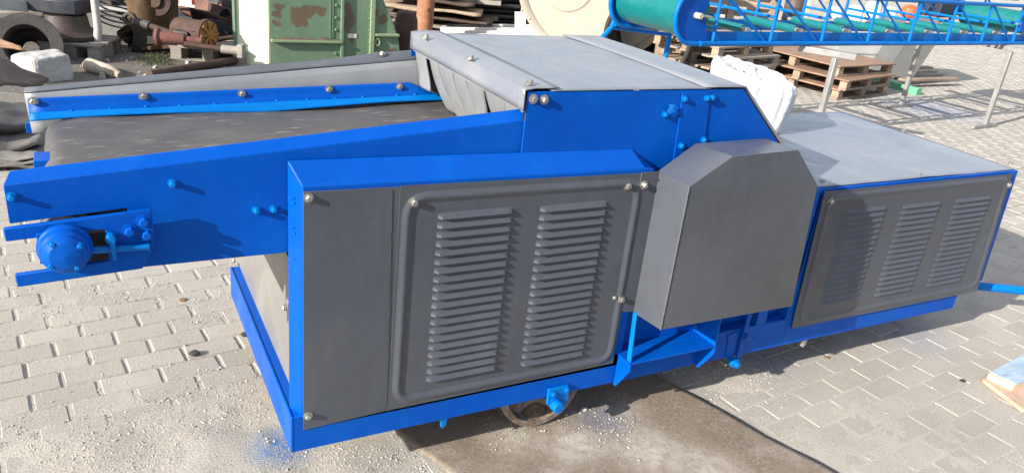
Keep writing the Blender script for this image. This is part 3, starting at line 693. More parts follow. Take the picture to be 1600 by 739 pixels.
for q in ((1285, 283), (1437, 273), (1579, 256), (1412, 205), (1345, 176)): bolt(U(*q, 'z', zr1+.006), ld, ZINC, .009, .010, nrm=(0, 0, 1))
bolt(Uy(1277, 296, -.001), rbx, BLUE2, .008, .008)
g = MB(); pq = panel_quad(((1289, 300), (1583, 272), (1526, 455), (1237, 513)), YR-.006); g.prism(pq, (0, .004, 0)); yq = YR-.006
def Uq(px, py): return Uy(px, py, yq)
for (A0, A1, B0, B1, n) in (((1318, 331), (1385, 323), (1280, 474), (1340, 461), 17), ((1410, 323), (1470, 315), (1366, 460), (1424, 447), 17), ((1493, 314), (1549, 306), (1447, 445), (1501, 434), 17)):
    a0_, a1_, b0_, b1_ = Uq(*A0), Uq(*A1), Uq(*B0), Uq(*B1)
    for k in range(n):
        t = k/(n-1); louvre(g, a0_.x*(1-t)+b0_.x*t, a1_.x*(1-t)+b1_.x*t, a0_.z*(1-t)+b0_.z*t+.006, .0140, .0098, yq)
zl = pq[0].z; zbm = pq[3].z
bead_loop(g, (Uq(1296, 309), Uq(1575, 280), Uq(1524, 447), Uq(1248, 503)), .05, .0165, .0058)
rl = g.build("louvred_panel", GREY, MA, smooth=40)
for q in ((1298, 314), (1576, 289)): bolt(Uy(*q, yq-.001), rl, ZINC, .010, .012)
# inner dark post between guard and rear box
g = MB(); g.box(1.75, 1.80, .0, .05, ZT, .83); g.box(fx[3].x-.012, fx[3].x, .0, .06, ZT, .83); g.build("inner_post", BLUE, MA, bevel=.002)

# wheel and its axle bracket
ac = Uy(870, 632, -.03); WR = max(.10, ac.z-.012); wx = ac.x
g = MB(); wc = V3(wx, 0, WR+.013)
g.lathe([(WR, .03), (WR, .11), (WR-.022, .112), (WR-.026, .078), (.05, .070), (.045, .06), (.045, .04), (.05, .068), (WR-.026, .070), (WR-.022, .028), (WR, .03)], (wx, 0.04, WR+.013), (0, 1, 0), 48, caps=False)
wh = g.build("wheel", RUSTW, MA, smooth=35, bevel=0)
g = MB(); g.lathe([(.045, -.03), (.045, .03), (.02, .03)], (wx, .11, WR+.013), (0, 1, 0), 20); g.build("hub", RUST, wh)
g = MB(); g.grid(lambda u, v: V3(wx-.065+.13*u, .075+.03*v, .032+.035*(1-v)*0+.05*v*(1-(2*u-1)**2)+.006*fb(u*9, v*9, 2, 3)), 20, 8); g.build("mud", DIRTM, wh, smooth=60)
MB().tube((wx, -.02, WR+.013), (wx, .2, WR+.013), .018, 14).build("axle", BLUE, MA)
pl = [Uy(*q, -.012) for q in ((858, 609), (889, 602), (889, 623), (880, 640), (866, 641), (855, 632))]
g = MB(); g.prism(pl, (0, .011, 0)); g.lathe([(0, 0), (.021, 0), (.021, .028), (.018, .032), (0, .033)], (wx+.003, -.012, Uy(874, 634, -.03).z), (0, -1, 0), 24)
ab = g.build("axle_bracket", BLUE2, MA, bevel=.002)
for q in ((864, 615), (885, 608)): bolt(Uy(*q, -.013), ab, BLUE2, .008, .011)
# tow bar
g = MB(); t0, t1 = U(1520, 446, 'z', .205), U(1600, 454, 'z', .205); dv = (t1-t0).normalized(); g.tube(t0-dv*.25, t1+dv*.55, .021, 16); g.build("tow_bar", BLUE2, MA, smooth=40)

# ------------------------------------------------------------------ the truss conveyor behind
TP = U(1110, 72, 'z', .87); TQ = U(1600, 70, 'z', .87); TE = (TQ-TP).normalized(); TN = V3(-TE.y, TE.x, 0)
TC = thing("truss_conveyor", "blue lattice frame conveyor with teal rollers, raised on stands behind the machine", "conveyor", tuple(TP+TE*3+TN*.36-V3(0, 0, .87)))
def T(s_, n_, z_): return TP+TE*s_+TN*n_+V3(0, 0, z_-.87)
TW, ZLO, ZHI, STEP, NP, TEND = .72, .885, 1.262, .645, 9, 5.9
for n_ in (0, TW):
    g = MB(); g.tube(T(-.12, n_, ZLO), T(TEND, n_, ZLO), .02, 12); g.build("bottom_chord", BLUE2, TC)
    g = MB(); g.tube(T(-.05, n_, ZHI), T(TEND, n_, ZHI), .018, 12); g.build("top_chord", BLUE2, TC)
    for k in range(NP):
        s_ = .015+STEP*k
        MB().tube(T(s_, n_, ZLO), T(s_, n_, ZHI), .013, 10).build("lattice_post", BLUE2, TC)
        MB().tube(T(s_+STEP-.05, n_+.004, ZLO+.01), T(s_+.04, n_+.004, ZHI-.01), .010, 8).build("lattice_brace", BLUE2, TC)
    # rounded end plate with a rolled rim
    c = (-.2, 1.078); r_ = .195; out = [(c[0]+r_*cos(a), c[1]+r_*sin(a)) for a in [pi*.5+pi*i/18 for i in range(19)]]
    plate = out+[(-.02, c[1]-r_), (-.12, c[1]+.02), (-.06, c[1]+r_)]
    g = MB(); g.prism([T(a, n_+.01, b) for a, b in plate], TN*.006)
    ep_ = g.build("end_plate", BLUE, TC)
    MB().path([T(a, n_+.012, b) for a, b in [(-.02, c[1]+r_)]+out+[(.0, c[1]-r_)]], .018, 8).build("end_rim", BLUE2, ep_, smooth=60)
MB().prism([T(-.03, .03, ZLO+.005), T(TEND, .03, ZLO+.005), T(TEND, .03, ZLO+.085), T(-.03, .03, ZLO+.085)], TN*.004).build("side_channel", BLUE2, TC)
MB().prism([T(-.03, TW-.03, ZLO+.0), T(TEND, TW-.03, ZLO+.0), T(TEND, TW-.03, ZLO+.075), T(-.03, TW-.03, ZLO+.075)], TN*.004).build("side_channel", BLUE2, TC)
for k in range(NP):
    s_ = .015+STEP*k
    MB().tube(T(s_, 0, 1.085), T(s_, TW, 1.085), .012, 10).build("cross_tube", BLUE2, TC)
    if k > 0 and k < 8:
        sr = .47+STEP*(k-1)
        ro = MB().tube(T(sr, .13, .972), T(sr, TW-.05, .972), .034, 20).build("return_roller", TEAL, TC, bevel=.003)
        g = MB(); g.tube(T(sr, .07, .972), T(sr, .13, .972), .020, 14); g.tube(T(sr, TW-.05, .972), T(sr, TW-.0, .972), .018, 12); g.build("roller_bearing", STEEL, ro)
        MB().lathe([(0, 0), (.018, 0), (.016, .012), (0, .014)], T(sr, .07, .972), -TN, 8).build("roller_nut", WHITEP, ro)
        MB().prism([T(sr-.045, .05, ZLO), T(sr+.03, .05, ZLO), T(sr+.015, .05, .965), T(sr-.03, .05, .965)], TN*.006).build("roller_bracket", BLUE, TC)
for s_, rr_ in ((-.2, .165), (4.78, .115)):
    d_ = MB().tube(T(s_, .03, 1.085), T(s_, TW-.01, 1.085), rr_, 40).build("end_drum", TEAL, TC, bevel=.006)
    MB().tube(T(s_, -.045, 1.085), T(s_, .03, 1.085), .022, 16).build("drum_shaft", CREAMB if s_ < 0 else BLUE, d_, bevel=.003)
MB().tube(T(-.2, -.02, 1.092), T(-.06, -.01, 1.075), .010, 8).build("tension_rod", ZINC, TC)
g = MB(); g.obox(T(4.35, TW+.05, 1.13), TE, TN, (0, 0, 1), .34, .22, .2); gm = g.build("gear_motor", NAVY, TC, bevel=.012)
g = MB(); g.lathe([(0, 0), (.10, 0), (.10, .05), (.085, .06), (.085, .28), (.07, .30), (0, .30)], T(4.5, TW+.05, 1.13), TE, 20); g.build("motor_body", BLUE, gm)
MB().obox(T(4.60, -.03, 1.06), TE, TN, (0, 0, 1), .2, .03, .10).build("bearing_block", BLUE, TC, bevel=.004)
g = MB(); g.tube(T(4.42, -.03, 1.085), T(4.7, -.03, 1.085), .010, 10); g.build("tension_rod", ZINC, TC)
# inclined frame leg at the tail
def TL(px, py, n_=.8): return UP(px, py, T(0, n_, 1), TN)
b0, b1 = TL(956, 43), TL(1046, 55)
g = MB(); g.path([TL(966, 16), b0, TL(938, 62), TL(938, 62)+(TL(938, 62)-b0)*1.55], .02, 12); g.tube(b0, b1, .017, 12)
low = b1.copy(); low.z = .02
g.tube(b1+V3(0, 0, .02), low, .022, 12)
lg = g.build("leg_frame", BLUE2, TC, smooth=50)
MB().tube(T(-.15, TW, 1.0), b0, .016, 10).build("leg_strut", BLUE2, TC)
# steel T stands
def stand(label, top0, top1, post, fdir, hz=.85):
    base = V3(post.x, post.y, 0); t = thing("steel_stand", label, "stand", base, 0, "steel T stands under the conveyor")
    MB().beam(top0, top1, .055, .05).build("cross_bar", STEEL, t, bevel=.004)
    MB().beam(V3(post.x, post.y, .03), V3(post.x, post.y, hz-.026), .045, .045, up=(0, 1, 0)).build("post", STEEL, t, bevel=.004)
    MB().beam(base+fdir*-.26+V3(0, 0, .02), base+fdir*.2+V3(0, 0, .02), .04, .036).build("foot", STEEL, t, bevel=.004)
    return t
sd = (U(1340, 90, 'z', .85)-U(1260, 77, 'z', .85)).normalized()
p = U(1306, 90, 'z', .82)
stand("bare steel T stand rising behind the lid sheet of the machine, nearest the white sack", U(1258, 77, 'z', .84)-sd*.05, U(1338, 90, 'z', .84), V3(p.x, p.y, 0), TE, .84)
f2 = U(1539, 197, 'z', .02); stand("bare steel T stand with its foot on open paving, rightmost of the three", V3(f2.x, f2.y, .84)+TN*.3, V3(f2.x, f2.y, .84)-TN*.42, f2, TE, .84)
f1 = U(1408, 165, 'z', .02); stand("bare steel T stand in front of the grey hopper, second of the three", V3(f1.x, f1.y, .855)+TN*.25, V3(f1.x, f1.y, .855)-TN*.35, f1, TE, .85)

# ------------------------------------------------------------------ white sack on the rear box
SR = -.482                                                     # things turned square to the view
RH, AH = V3(cos(SR), sin(SR), 0), V3(-sin(SR), cos(SR), 0)
def sack():
    zb = zr1+.010; c = V3(2.245, .775, zb); g = MB(); nA, nH = 120, 48; H = .228
    def fn(u, v):
        a = 2*pi*u; ca, sa = cos(a), sin(a); ex = .55
        R0 = .158*min((abs(ca)**(2/ex)+abs(sa)**(2/ex))**(-ex/2), 1.22)
        fold = .6*noise.noise(Vector((ca*3.2, sa*3.2, .5)))+.6*noise.noise(Vector((ca*6, sa*6, 2+v*.5)))+.35*noise.noise(Vector((ca*12, sa*12, 5+v*1.2)))
        crease = abs(noise.noise(Vector((ca*2.6+v*1.3, sa*2.6-v*.8, v*2.2))))
        tilt = .045*(-ca*.75+sa*.3)
        if v < .62:
            t = v/.62; r = R0*(.84+.20*t**.55-.05*max(0, t-.75)*4*.3)+.011*fold*(.4+t)-.008*crease*sin(pi*t)
            z = (H+tilt)*t
        elif v < .72:
            t = (v-.62)/.10; r = R0*(1.0+.02*sin(pi*t)-.10*t)+.013*fold; z = H+tilt+.022*sin(pi*t*.6)+.012*fold
        else:
            t = (v-.72)/.28; r = (R0*.90+.012*fold)*(1-t); w = (1-t)*R0/.158
            z = H+tilt*(1-t)+.018-.035*sin(pi*t*.5)+.030*abs(noise.noise(Vector((w*ca*4.2+1, w*sa*4.2, 3))))*min(1, t*4)+.006*noise.noise(Vector((w*ca*9, w*sa*9, 7)))
        return c+RH*(r*ca*1.12)+AH*(r*sa)+V3(0, 0, z)
    g.grid(fn, nA, nH); o = g.build("white_sack", BAG, smooth=80, recalc=True)
    tag(o, "crumpled white woven sack sitting on the machine lid behind the blue hood", "sack")
sack()

# ------------------------------------------------------------------ scrap yard behind
class Spot:
    """a standing place read off the photograph: ground point under a pixel, and real sizes at that distance"""
    def __init__(s, px, py, z=0, y=None, rz=SR):
        s.p = U(px, py, 'z', z) if y is None else U(px, py, 'y', y)
        s.rz = rz; s.R = V3(cos(rz), sin(rz), 0); s.A = V3(-sin(rz), cos(rz), 0); s.m = mpp(s.p)
    def at(s, px, py, back=0):                                  # world point on the upright plane through the spot
        return UP(px, py, s.p+s.A*back, s.A)
    def up(s, px, py, z): return U(px, py, 'z', z)
def rot_build(g, name, mat, par=None, **k): return g.build(name, mat, par, **k)

# concrete block
def concrete_block():
    s = Spot(84, 132, rz=.36); p = s.p; R_, A_ = s.R, s.A
    q = [(-.12, 0, 0), (.17, .02, 0), (.19, .34, 0), (-.22, .30, 0), (-.11, .02, .20), (.155, .05, .215), (.16, .32, .215), (-.20, .28, .20)]
    g = MB(); g.hexa([p+R_*a+A_*b+V3(0, 0, c) for a, b, c in q]); o = g.build("concrete_block", CONC, bevel=.022, seg=2); sb_ = o.modifiers.new("dice", 'SUBSURF'); sb_.subdivision_type = 'SIMPLE'; sb_.levels = sb_.render_levels = 4
    tx = bpy.data.textures.new("chips", 'CLOUDS'); tx.noise_scale = .09; tx.noise_depth = 4; dm = o.modifiers.new("chips", 'DISPLACE'); dm.texture = tx; dm.strength = .035; dm.mid_level = .5; tag(o, "whitish chipped concrete block on the ground behind the conveyor belt", "concrete block")
concrete_block()
# splintered log
a, b = Spot(134, 112).p, Spot(188, 124).p
g = MB(); g.path([a+V3(0, 0, .055), a.lerp(b, .12)+V3(0, 0, .06), a.lerp(b, .7)+V3(0, 0, .05), b+V3(0, 0, .03)], [.03, .062, .052, .03], 14)
o = g.build("wood_log", wood("pale_split_wood", (.42, .36, .29), (.16, .12, .09), 18), smooth=50); tag(o, "short pale splintered log lying right of the white concrete block", "log")
# large steel ring flange, leaning
def ring_flange():
    s = Spot(60, 110); c = s.at(42, 72, .1); r_ = 50*s.m
    t = thing("pipe_flange", "huge weathered steel pipe flange standing on edge at the far left", "flange", tuple(V3(c.x, c.y, 0)))
    ax = (-AH*.86+RH*.42+V3(0, 0, .25)).normalized()
    g = MB(); g.lathe([(r_*.66, 0), (r_*1.0, 0), (r_*1.02, -.05), (r_*.80, -.07), (r_*.74, -.42), (r_*.60, -.42), (r_*.63, -.06), (r_*.66, 0)], c, ax, 48, caps=False); g.build("ring", GREYSTEEL, t, smooth=35)
    g = MB(); g.lathe([(r_*.25, -.40), (r_*.63, -.34)], c, ax, 40, caps=False); g.build("back_plate", RUSTD, t, solid=.02)
ring_flange()
# dished pan with a navy cover, on a pallet
def pallet(name, label, base, rz, L_=1.2, W_=.8, H_=.14, mat=WOODG, group=None, deck=None, n=6, z0=0):
    t = thing(name, label, "pallet", tuple(base+V3(0, 0, z0)), rz, group)
    g = MB(); bw = W_/n*.78
    if deck is None:
        for i in range(n):
            y = -W_/2+bw/2+(W_-bw)*i/(n-1); g.box(-L_/2, L_/2, y-bw/2, y+bw/2, H_-.022+rnd.uniform(-.003, .003), H_)
    else: g.add([], [])
    if deck is None: g.build("deck_boards", mat, t, local=True, bevel=.003)
    else: MB().box(-L_/2-.02, L_/2+.02, -W_/2-.02, W_/2+.02, H_-.016, H_).build("ply_deck", deck, t, local=True, bevel=.002)
    for y in (-W_/2+.05, 0, W_/2-.05):
        for x in (-L_/2+.06, 0, L_/2-.06): MB().box(x-.05, x+.05, y-.045, y+.045, .022, H_-.0225).build("block", mat, t, local=True, bevel=.003)
        MB().box(-L_/2, L_/2, y-.045, y+.045, 0, .0215).build("runner", mat, t, local=True, bevel=.002)
    return t
s1 = Spot(106, 96)
pallet("wood_pallet", "grey weathered pallet carrying the brown dished pan", s1.p+AH*.30-RH*.02, SR+.1, .52, .55, .15)
def dished_pan():
    s = Spot(106, 96); c = s.p+AH*.30-RH*.14+V3(0, 0, .152); k = s.m
    t = thing("dished_pan", "brown steel dished pan with flared rim standing on the grey pallet", "pan", tuple(c))
    g = MB(); g.lathe([(.12, .21), (.17, .20), (.19, .09), (.25, .045), (.275, .035), (.275, .012), (.24, .006), (.18, .0)], c, (0, 0, 1), 40, caps=False); g.build("pan_body", rust("dull_brown_pan", (.040, .027, .024), (.026, .021, .02), (.06, .047, .041), 4, .55), t, smooth=60, solid=.012)
    t2 = tag(MB().prism([c+RH*x+AH*y+V3(0, 0, .216) for x, y in ((-.36, -.10), (.02, -.16), (.17, -.12), (.19, .16), (-.30, .18))], (0, 0, .13)).build("steel_cover", NAVY, None, bevel=.015), "dark navy steel cover lying on top of the brown dished pan", "cover")
dished_pan()
# low wall with pale coping and rubble on it
def low_wall():
    s = Spot(140, 64); p = s.p+AH*.35
    t = thing("low_wall", "low grey rendered wall with a pale coping behind the scrap", "wall", tuple(p), SR)
    h = (s.at(140, 14, .35)).z
    MB().box(-2.6, .62, 0, .18, -.02, h).build("wall_body", CONCD, t, local=True, bevel=.01)
    MB().box(-2.62, .64, -.03, .21, h+.001, h+.05).build("coping", CONC, t, local=True, bevel=.01)
    rr = random.Random(5)
    for i in range(16):
        x = -2.4+i*.19; q = p+s.R*x+s.A*.09+V3(0, 0, h+.09)
        a = rr.random()*3; o = MB().obox(q, V3(cos(a), sin(a), .1).normalized(), V3(-sin(a), cos(a), 0), V3(-.1, 0, 1), .17, .09, .075).build("loose_brick", RUST if i % 3 else CONCD, None, bevel=.006)
        tag(o, "loose broken brick lying on the coping of the low wall", "brick", "loose bricks along the low wall")
low_wall()
# white rails, top left
for i, (x0, y0, x1, y1, w, lab) in enumerate(((-20, 4, 38, 9, .10, "white painted steel rail at the top left corner, nearer of two"), (-20, 16, 95, 3, .07, "long white steel rail crossing above the steel flange"))):
    s = Spot(50, 85, rz=SR); a, b = s.at(x0, y0, -.2+.5*i), s.at(x1, y1, .1+.5*i)
    o = MB().beam(a, b, .12, w).build("steel_rail", WHITE, bevel=.006); tag(o, lab, "rail")
for i in range(3):
    s = Spot(50, 85); a, b = s.at(-15, 24+4*i, .3+i*.06), s.at(75-i*8, 19+4*i, .5+i*.06); o = MB().beam(a, b, .14, .05).build("old_plank", WOODG, bevel=.004); tag(o, "old plank stacked above the steel flange at the far left", "plank", "planks above the steel flange")
# leaning white post
s = Spot(152, 90); o = MB().path([s.p, s.at(153, 45), s.at(144, -25)], [.038, .034, .03], 12).build("white_post", WHITE, smooth=60); tag(o, "slightly leaning white post between the pallet and the coil spring", "post")
o = MB().obox(s.p+RH*.05+V3(0, 0, .06), RH, AH, (0, 0, 1), .12, .2, .13).build("wood_block", WOODG, bevel=.01); tag(o, "small wooden block at the foot of the white post", "block")
# coil spring
def coil():
    s = Spot(190, 70); c0, c1 = s.at(176, 38, .15), s.at(186, -30, .35); ax = (c1-c0).normalized(); a, b, c = orth(ax); pts = []; n = 9*20
    for i in range(n+1):
        t = i/n; an = t*9*2*pi; r_ = .14+.05*t; pts.append(c0.lerp(c1, t)+(b*cos(an)+c*sin(an))*r_)
    o = MB().path(pts, .009, 6).build("coil_spring", NAVY, smooth=60); tag(o, "black wire coil spring leaning on the rusty gearbox", "spring")
coil()
# rusty gearbox body
def gearbox():
    s = Spot(215, 86); p = s.p+AH*.45; t = thing("rusty_gearbox", "large rusty gearbox casting with a round flange among the scrap", "gearbox", tuple(p), SR)
    W_ = 66*s.m
    g = MB(); c = V3(0, 0, .52)
    def body(u, v):
        th = pi*v; a = 2*pi*u; r_ = 1+.10*fb(cos(a)*1.4, sin(a)*1.4, v*2, 3)
        return V3(W_*.52*sin(th)*cos(a)*r_, .34*sin(th)*sin(a)*r_, .52-.62*cos(th)*r_)
    g.grid(body, 40, 24); g.build("casting", RUSTO, t, local=True, smooth=50)
    MB().lathe([(0, 0), (.07, 0), (.07, .03), (.15, .035), (.15, .09), (.12, .1), (.12, .2)], (.12, -.30, .50), (.1, 1, 0), 28).build("round_flange", RUST, t, local=True)
    MB().box(-W_*.5, W_*.55, -.40, -.05, .58, .62).build("rim_flange", RUSTO, t, local=True, bevel=.012)
    for i in range(5): MB().lathe([(0, 0), (.022, 0), (.022, .03), (0, .03)], (-W_*.4+i*.12, -.34, .62), (0, 0, 1), 6).build("flange_bolt", RUST, t, local=True)
gearbox()
# half pipe under the shaft
def half_pipe(label, a, b, r_, a0, a1, mat=RUST, name="half_pipe", th=.012, group=None):
    ax = b-a; g = MB(); g.lathe([(r_, 0), (r_, ax.length)], a, ax, 20, caps=False, a0=a0, a1=a1); o = g.build(name, mat, solid=th, smooth=60); return tag(o, label, "pipe", group)
s = Spot(235, 86); half_pipe("short rusty pipe shell lying under the universal joint shaft", s.at(204, 60, .1), s.at(285, 74, .35), .15, 0, 2*pi, RUSTD, "pipe_shell")
# universal joint shaft
def cardan():
    s = Spot(250, 88); a, b = s.at(203, 30, -.05), s.at(290, 60, -.12); c = s.at(320, 62, -.1)
    t = thing("cardan_shaft", "rusty universal joint shaft with a forked end lying across the pipe shell", "shaft", tuple(V3(a.x, a.y, 0)))
    d = (b-a).normalized(); MB().tube(a.lerp(b, .32), b, .028, 16).build("shaft_tube", RUST, t)
    g = MB()
    n_ = -AH; g.lathe([(.035, -.025), (.062, -.025), (.062, .025), (.035, .025), (.035, -.025)], a, n_, 24, caps=False); g.beam(a+d*.05, a.lerp(b, .22), .05, .075, up=n_); g.tube(a.lerp(b, .2), a.lerp(b, .36), .042, 14)
    g.lathe([(0, -.05), (.03, -.05), (.03, .0), (0, .0)], a.lerp(b, .24)+V3(0, 0, -.03), n_, 12)
    g.build("fork_end", GREYSTEEL, t, bevel=.006)
    g = MB(); g.tube(b, b+d*.16, .05, 16); g.build("joint", RUSTO, t)
cardan()
s2 = Spot(318, 102)
pallet("wood_pallet", "grey weathered pallet carrying the rusty motor, in front of the green machine", s2.p+AH*.32, SR+.06, .70, .5, .15)
def motor():
    s = Spot(304, 80, z=.15); a, b = s.p+AH*.22-RH*.24+V3(0, 0, .13), s.p+AH*.10+RH*.10+V3(0, 0, .14)
    t = thing("rusty_motor", "rusty electric motor with an orange fan cover on the grey pallet", "motor", tuple(V3((a.x+b.x)/2, (a.y+b.y)/2, .15)))
    d = (b-a).normalized(); Ln = (b-a).length
    MB().lathe([(0, 0), (.09, 0), (.12, .02), (.12, Ln-.05), (.135, Ln-.05), (.135, Ln), (0, Ln)], a, d, 26).build("motor_casing", RUST, t)
    g = MB(); g.lathe([(0, Ln+.02), (.04, Ln+.02), (.04, Ln+.001), (.05, Ln+.001), (.12, Ln+.001), (.13, Ln-.002)], a, d, 26, caps=False)
    x, y_, z_ = orth(d)
    for k in range(8):
        an = k*pi/4; v = y_*cos(an)+z_*sin(an); g.beam(b+d*.012+v*.04, b+d*.012+v*.12, .022, .012, up=d)
    g.build("fan_cover", surf("orange_fan_cover", (.34, .16, .035), .75, var=.4, vs=14, patches=(((.12, .06, .03), 14, .42, .62, .85),)), t)
    for i in range(9):
        an = i*2*pi/14-.3; v = y_*cos(an)+z_*sin(an); MB().beam(a+d*.04+v*.125, a+d*(Ln-.06)+v*.125, .008, .022, up=v).build("cooling_fin", RUST, t)
    MB().obox(a+d*.18+RH*-.05-AH*.13+V3(0, 0, -.02), RH, AH, (0, 0, 1), .13, .07, .09).build("terminal_box", GREYSTEEL, t, bevel=.008)
motor()
s = Spot(258, 80, z=.15); q = s.at(243, 58, .0)
o = MB().lathe([(0, 0), (.075, 0), (.08, .03), (.06, .05), (.05, .25), (.03, .26), (.03, .40), (0, .40)], q, RH+AH*.1, 20).build("pipe_coupling", surf("faded_red_rust", (.14, .052, .038), .8, var=.35, vs=16, patches=(((.06, .035, .03), 12, .45, .65, .8),))); tag(o, "faded red coupling piece left of the rusty motor", "coupling")
s = Spot(340, 100, z=.13); a, b = s.at(288, 69, -.18), s.at(346, 77, -.14); c = s.at(377, 80, -.12)
t = thing("drive_rod", "long rusty rod with a pale forged end along the pallet edge", "rod", tuple(V3(a.x, a.y, .15)))
MB().tube(a, b, .020, 14).build("rod_tube", RUST, t); g = MB(); g.tube(b, c, .036, 14); g.obox(c, RH, AH, (0, 0, 1), .05, .09, .11); g.build("rod_end", surf("pale_forging", (.28, .26, .23), .6, var=.2, vs=18, patches=(((.25, .16, .1), 14, .55, .7, .7),)), t, bevel=.006)
# rubble crumbs on the yard dirt, and a few weeds
def yard_bits():
    rr = random.Random(17); V = []; F = []
    for _ in range(2600):
        x, y = rr.uniform(-2, 6), rr.uniform(4.2, 9)
        if paved(x, y): continue
        z = .012+.018*fb(x*1.1, y*1.1, 2, 5); s_ = .003+rr.expovariate(1/.008); o = len(V); a = rr.random()*6.3
        for k in range(4): V.append((x+s_*cos(a+k*1.57)*rr.uniform(.6, 1.2), y+s_*sin(a+k*1.57)*rr.uniform(.6, 1.2), z-.002))
        for k in range(4): V.append((x+s_*.6*cos(a+k*1.57+.3), y+s_*.6*sin(a+k*1.57+.3), z+s_*rr.uniform(.5, 1)))
        F += [(o+4, o+5, o+6, o+7)]+[(o+k, o+(k+1) % 4, o+4+(k+1) % 4, o+4+k) for k in range(4)]
    me = bpy.data.meshes.new("yard_rubble"); me.from_pydata(V, [], F); ob = bpy.data.objects.new("yard_rubble", me); COL.objects.link(ob); me.materials.append(surf("rubble_crumbs", (.27, .255, .235), .9, var=.4, vs=20)); tag(ob, "stone crumbs scattered over the dirt of the scrap yard", "rubble", kind="stuff")
    V = []; F = []
    for _ in range(500):
        c = U(rr.gauss(248, 16), rr.gauss(96, 5), 'z', .01); o = len(V); a = rr.random()*6.3; h = rr.uniform(.015, .06); d = V3(cos(a), sin(a), 0)*.004; l = V3(rr.gauss(0, .02), rr.gauss(0, .02), h)
        V += [tuple(c-d), tuple(c+d), tuple(c+l)]; F.append((o, o+1, o+2))
    me = bpy.data.meshes.new("weeds"); me.from_pydata(V, [], F); ob = bpy.data.objects.new("weeds", me); COL.objects.link(ob); me.materials.append(surf("weed_green", (.06, .075, .025), .8, var=.3)); tag(ob, "dry low weeds growing left of the motor pallet", "weeds", kind="stuff")
yard_bits()
# long brown pipe along the ground
a, b = U(262, 112, 'z', .06), U(384, 92, 'z', .05); o = MB().tube(a-(b-a)*.2, b+(b-a)*.3, .036, 20).build("brown_pipe", RUST); tag(o, "long thin rusty pipe on the ground just behind the conveyor rail", "pipe")
# gutters stacked right of the white drum
s = Spot(350, 82)
half_pipe("rusty open gutter stacked highest, its end toward the white drum", s.at(293, 4, .7), s.at(390, 24, .5), .14, pi*.05, pi*1.05, rust("gutter_rust", (.15, .075, .055), (.10, .055, .045), (.2, .13, .1), 5), "open_gutter")
half_pipe("rusty open gutter lying below another gutter beside the green machine", s.at(312, 10, .45), s.at(400, 36, .30), .16, pi*.0, pi*1.05, RUST, "open_gutter")
half_pipe("dark rusty pipe with a round open end beside the green machine", s.at(342, 14, .65), s.at(410, 30, .9), .11, 0, 2*pi, RUSTD, "steel_pipe")
half_pipe("rusty pipe shell at the bottom of the gutter stack, its bright rim showing", s.at(349, 38, .25), s.at(400, 52, .5), .16, 0, 2*pi, RUSTD, "pipe_shell")
g = MB(); c = s.at(349, 38, .235); g.path([c+RH*.13*cos(a_)+V3(0, 0, .13*sin(a_)) for a_ in [pi*1.0+pi*i/16 for i in range(17)]], .007, 6); g.path([s.at(352, 50, .2), s.at(370, 72, .05)], .006, 6); o = g.build("wire_hook", STEEL, smooth=60); tag(o, "thin bent steel wire hook hanging on the gutter stack", "hook")
o = MB().obox(s.p+AH*.5+V3(0, 0, .14), RH, AH, (0, 0, 1), .55, .6, .28).build("timber_bearer", NAVY, bevel=.02); tag(o, "dark bearer block under the stacked gutters", "block")
# white drum on a bearer, red lettering
def drum():
    s = Spot(292, 52); p = s.p+AH*.35; zt_ = .26; r_ = 39*mpp(p)
    t = thing("steel_drum", "white rust stained steel drum with red lettering behind the scrap", "drum", tuple(p+V3(0, 0, zt_)), SR)
    g = MB(); g.lathe([(0, 0), (r_, 0), (r_+.008, .01), (r_, .02), (r_, .28), (r_+.012, .29), (r_, .30), (r_, .58), (r_+.012, .59), (r_, .60), (r_, .86), (r_+.008, .87), (r_, .88), (0, .87)], (0, 0, 0), (0, 0, 1), 40); g.build("drum_body", surf("stained_white_paint", (.66, .63, .56), .5, var=.12, vs=5, patches=(((.33, .17, .08), 8, .58, .68, .8), ((.42, .34, .24), 4, .52, .7, .5))), t, local=True, smooth=40)
    cu = bpy.data.curves.new("drum_text", 'FONT'); cu.body = "MIX"; cu.size = .34; cu.extrude = .002; cu.align_x = 'CENTER'; to = bpy.data.objects.new("drum_text", cu); COL.objects.link(to)
    dg = bpy.context.evaluated_depsgraph_get(); me = bpy.data.meshes.new_from_object(to.evaluated_get(dg)); bpy.data.objects.remove(to)
    zl_ = UP(310, 9, p-AH*r_, AH).z-zt_; x0 = (UP(312, 9, p-AH*r_, AH)-p).dot(RH)
    for v in me.vertices:
        a_ = (v.co.x+x0)/r_; v.co = Vector((r_*sin(a_)*1.006, -r_*cos(a_)*1.006, v.co.y+zl_))
    lo = bpy.data.objects.new("red_lettering", me); COL.objects.link(lo); me.materials.append(REDP); lo.parent = t
    o = MB().box(-.75, .45, -.3, .25, 0, .17).build("steel_beam", NAVY, None, bevel=.01); o.location = Matrix.Translation(p) @ Matrix.Rotation(SR, 4, 'Z') @ o.location; o.rotation_euler = (0, 0, SR); tag(o, "dark steel beam under the white drum", "beam")
    o = MB().box(-.05, .40, -.30, .2, .175, .255).build("blue_tray", surf("blue_white_tray", (.30, .40, .52), .5, var=.3, vs=6, patches=(((.6, .6, .58), 6, .45, .6, .8),)), None, bevel=.01); o.location = Matrix.Translation(p) @ Matrix.Rotation(SR, 4, 'Z') @ o.location; o.rotation_euler = (0, 0, SR); tag(o, "pale blue tray squeezed under the white drum", "tray")
drum()

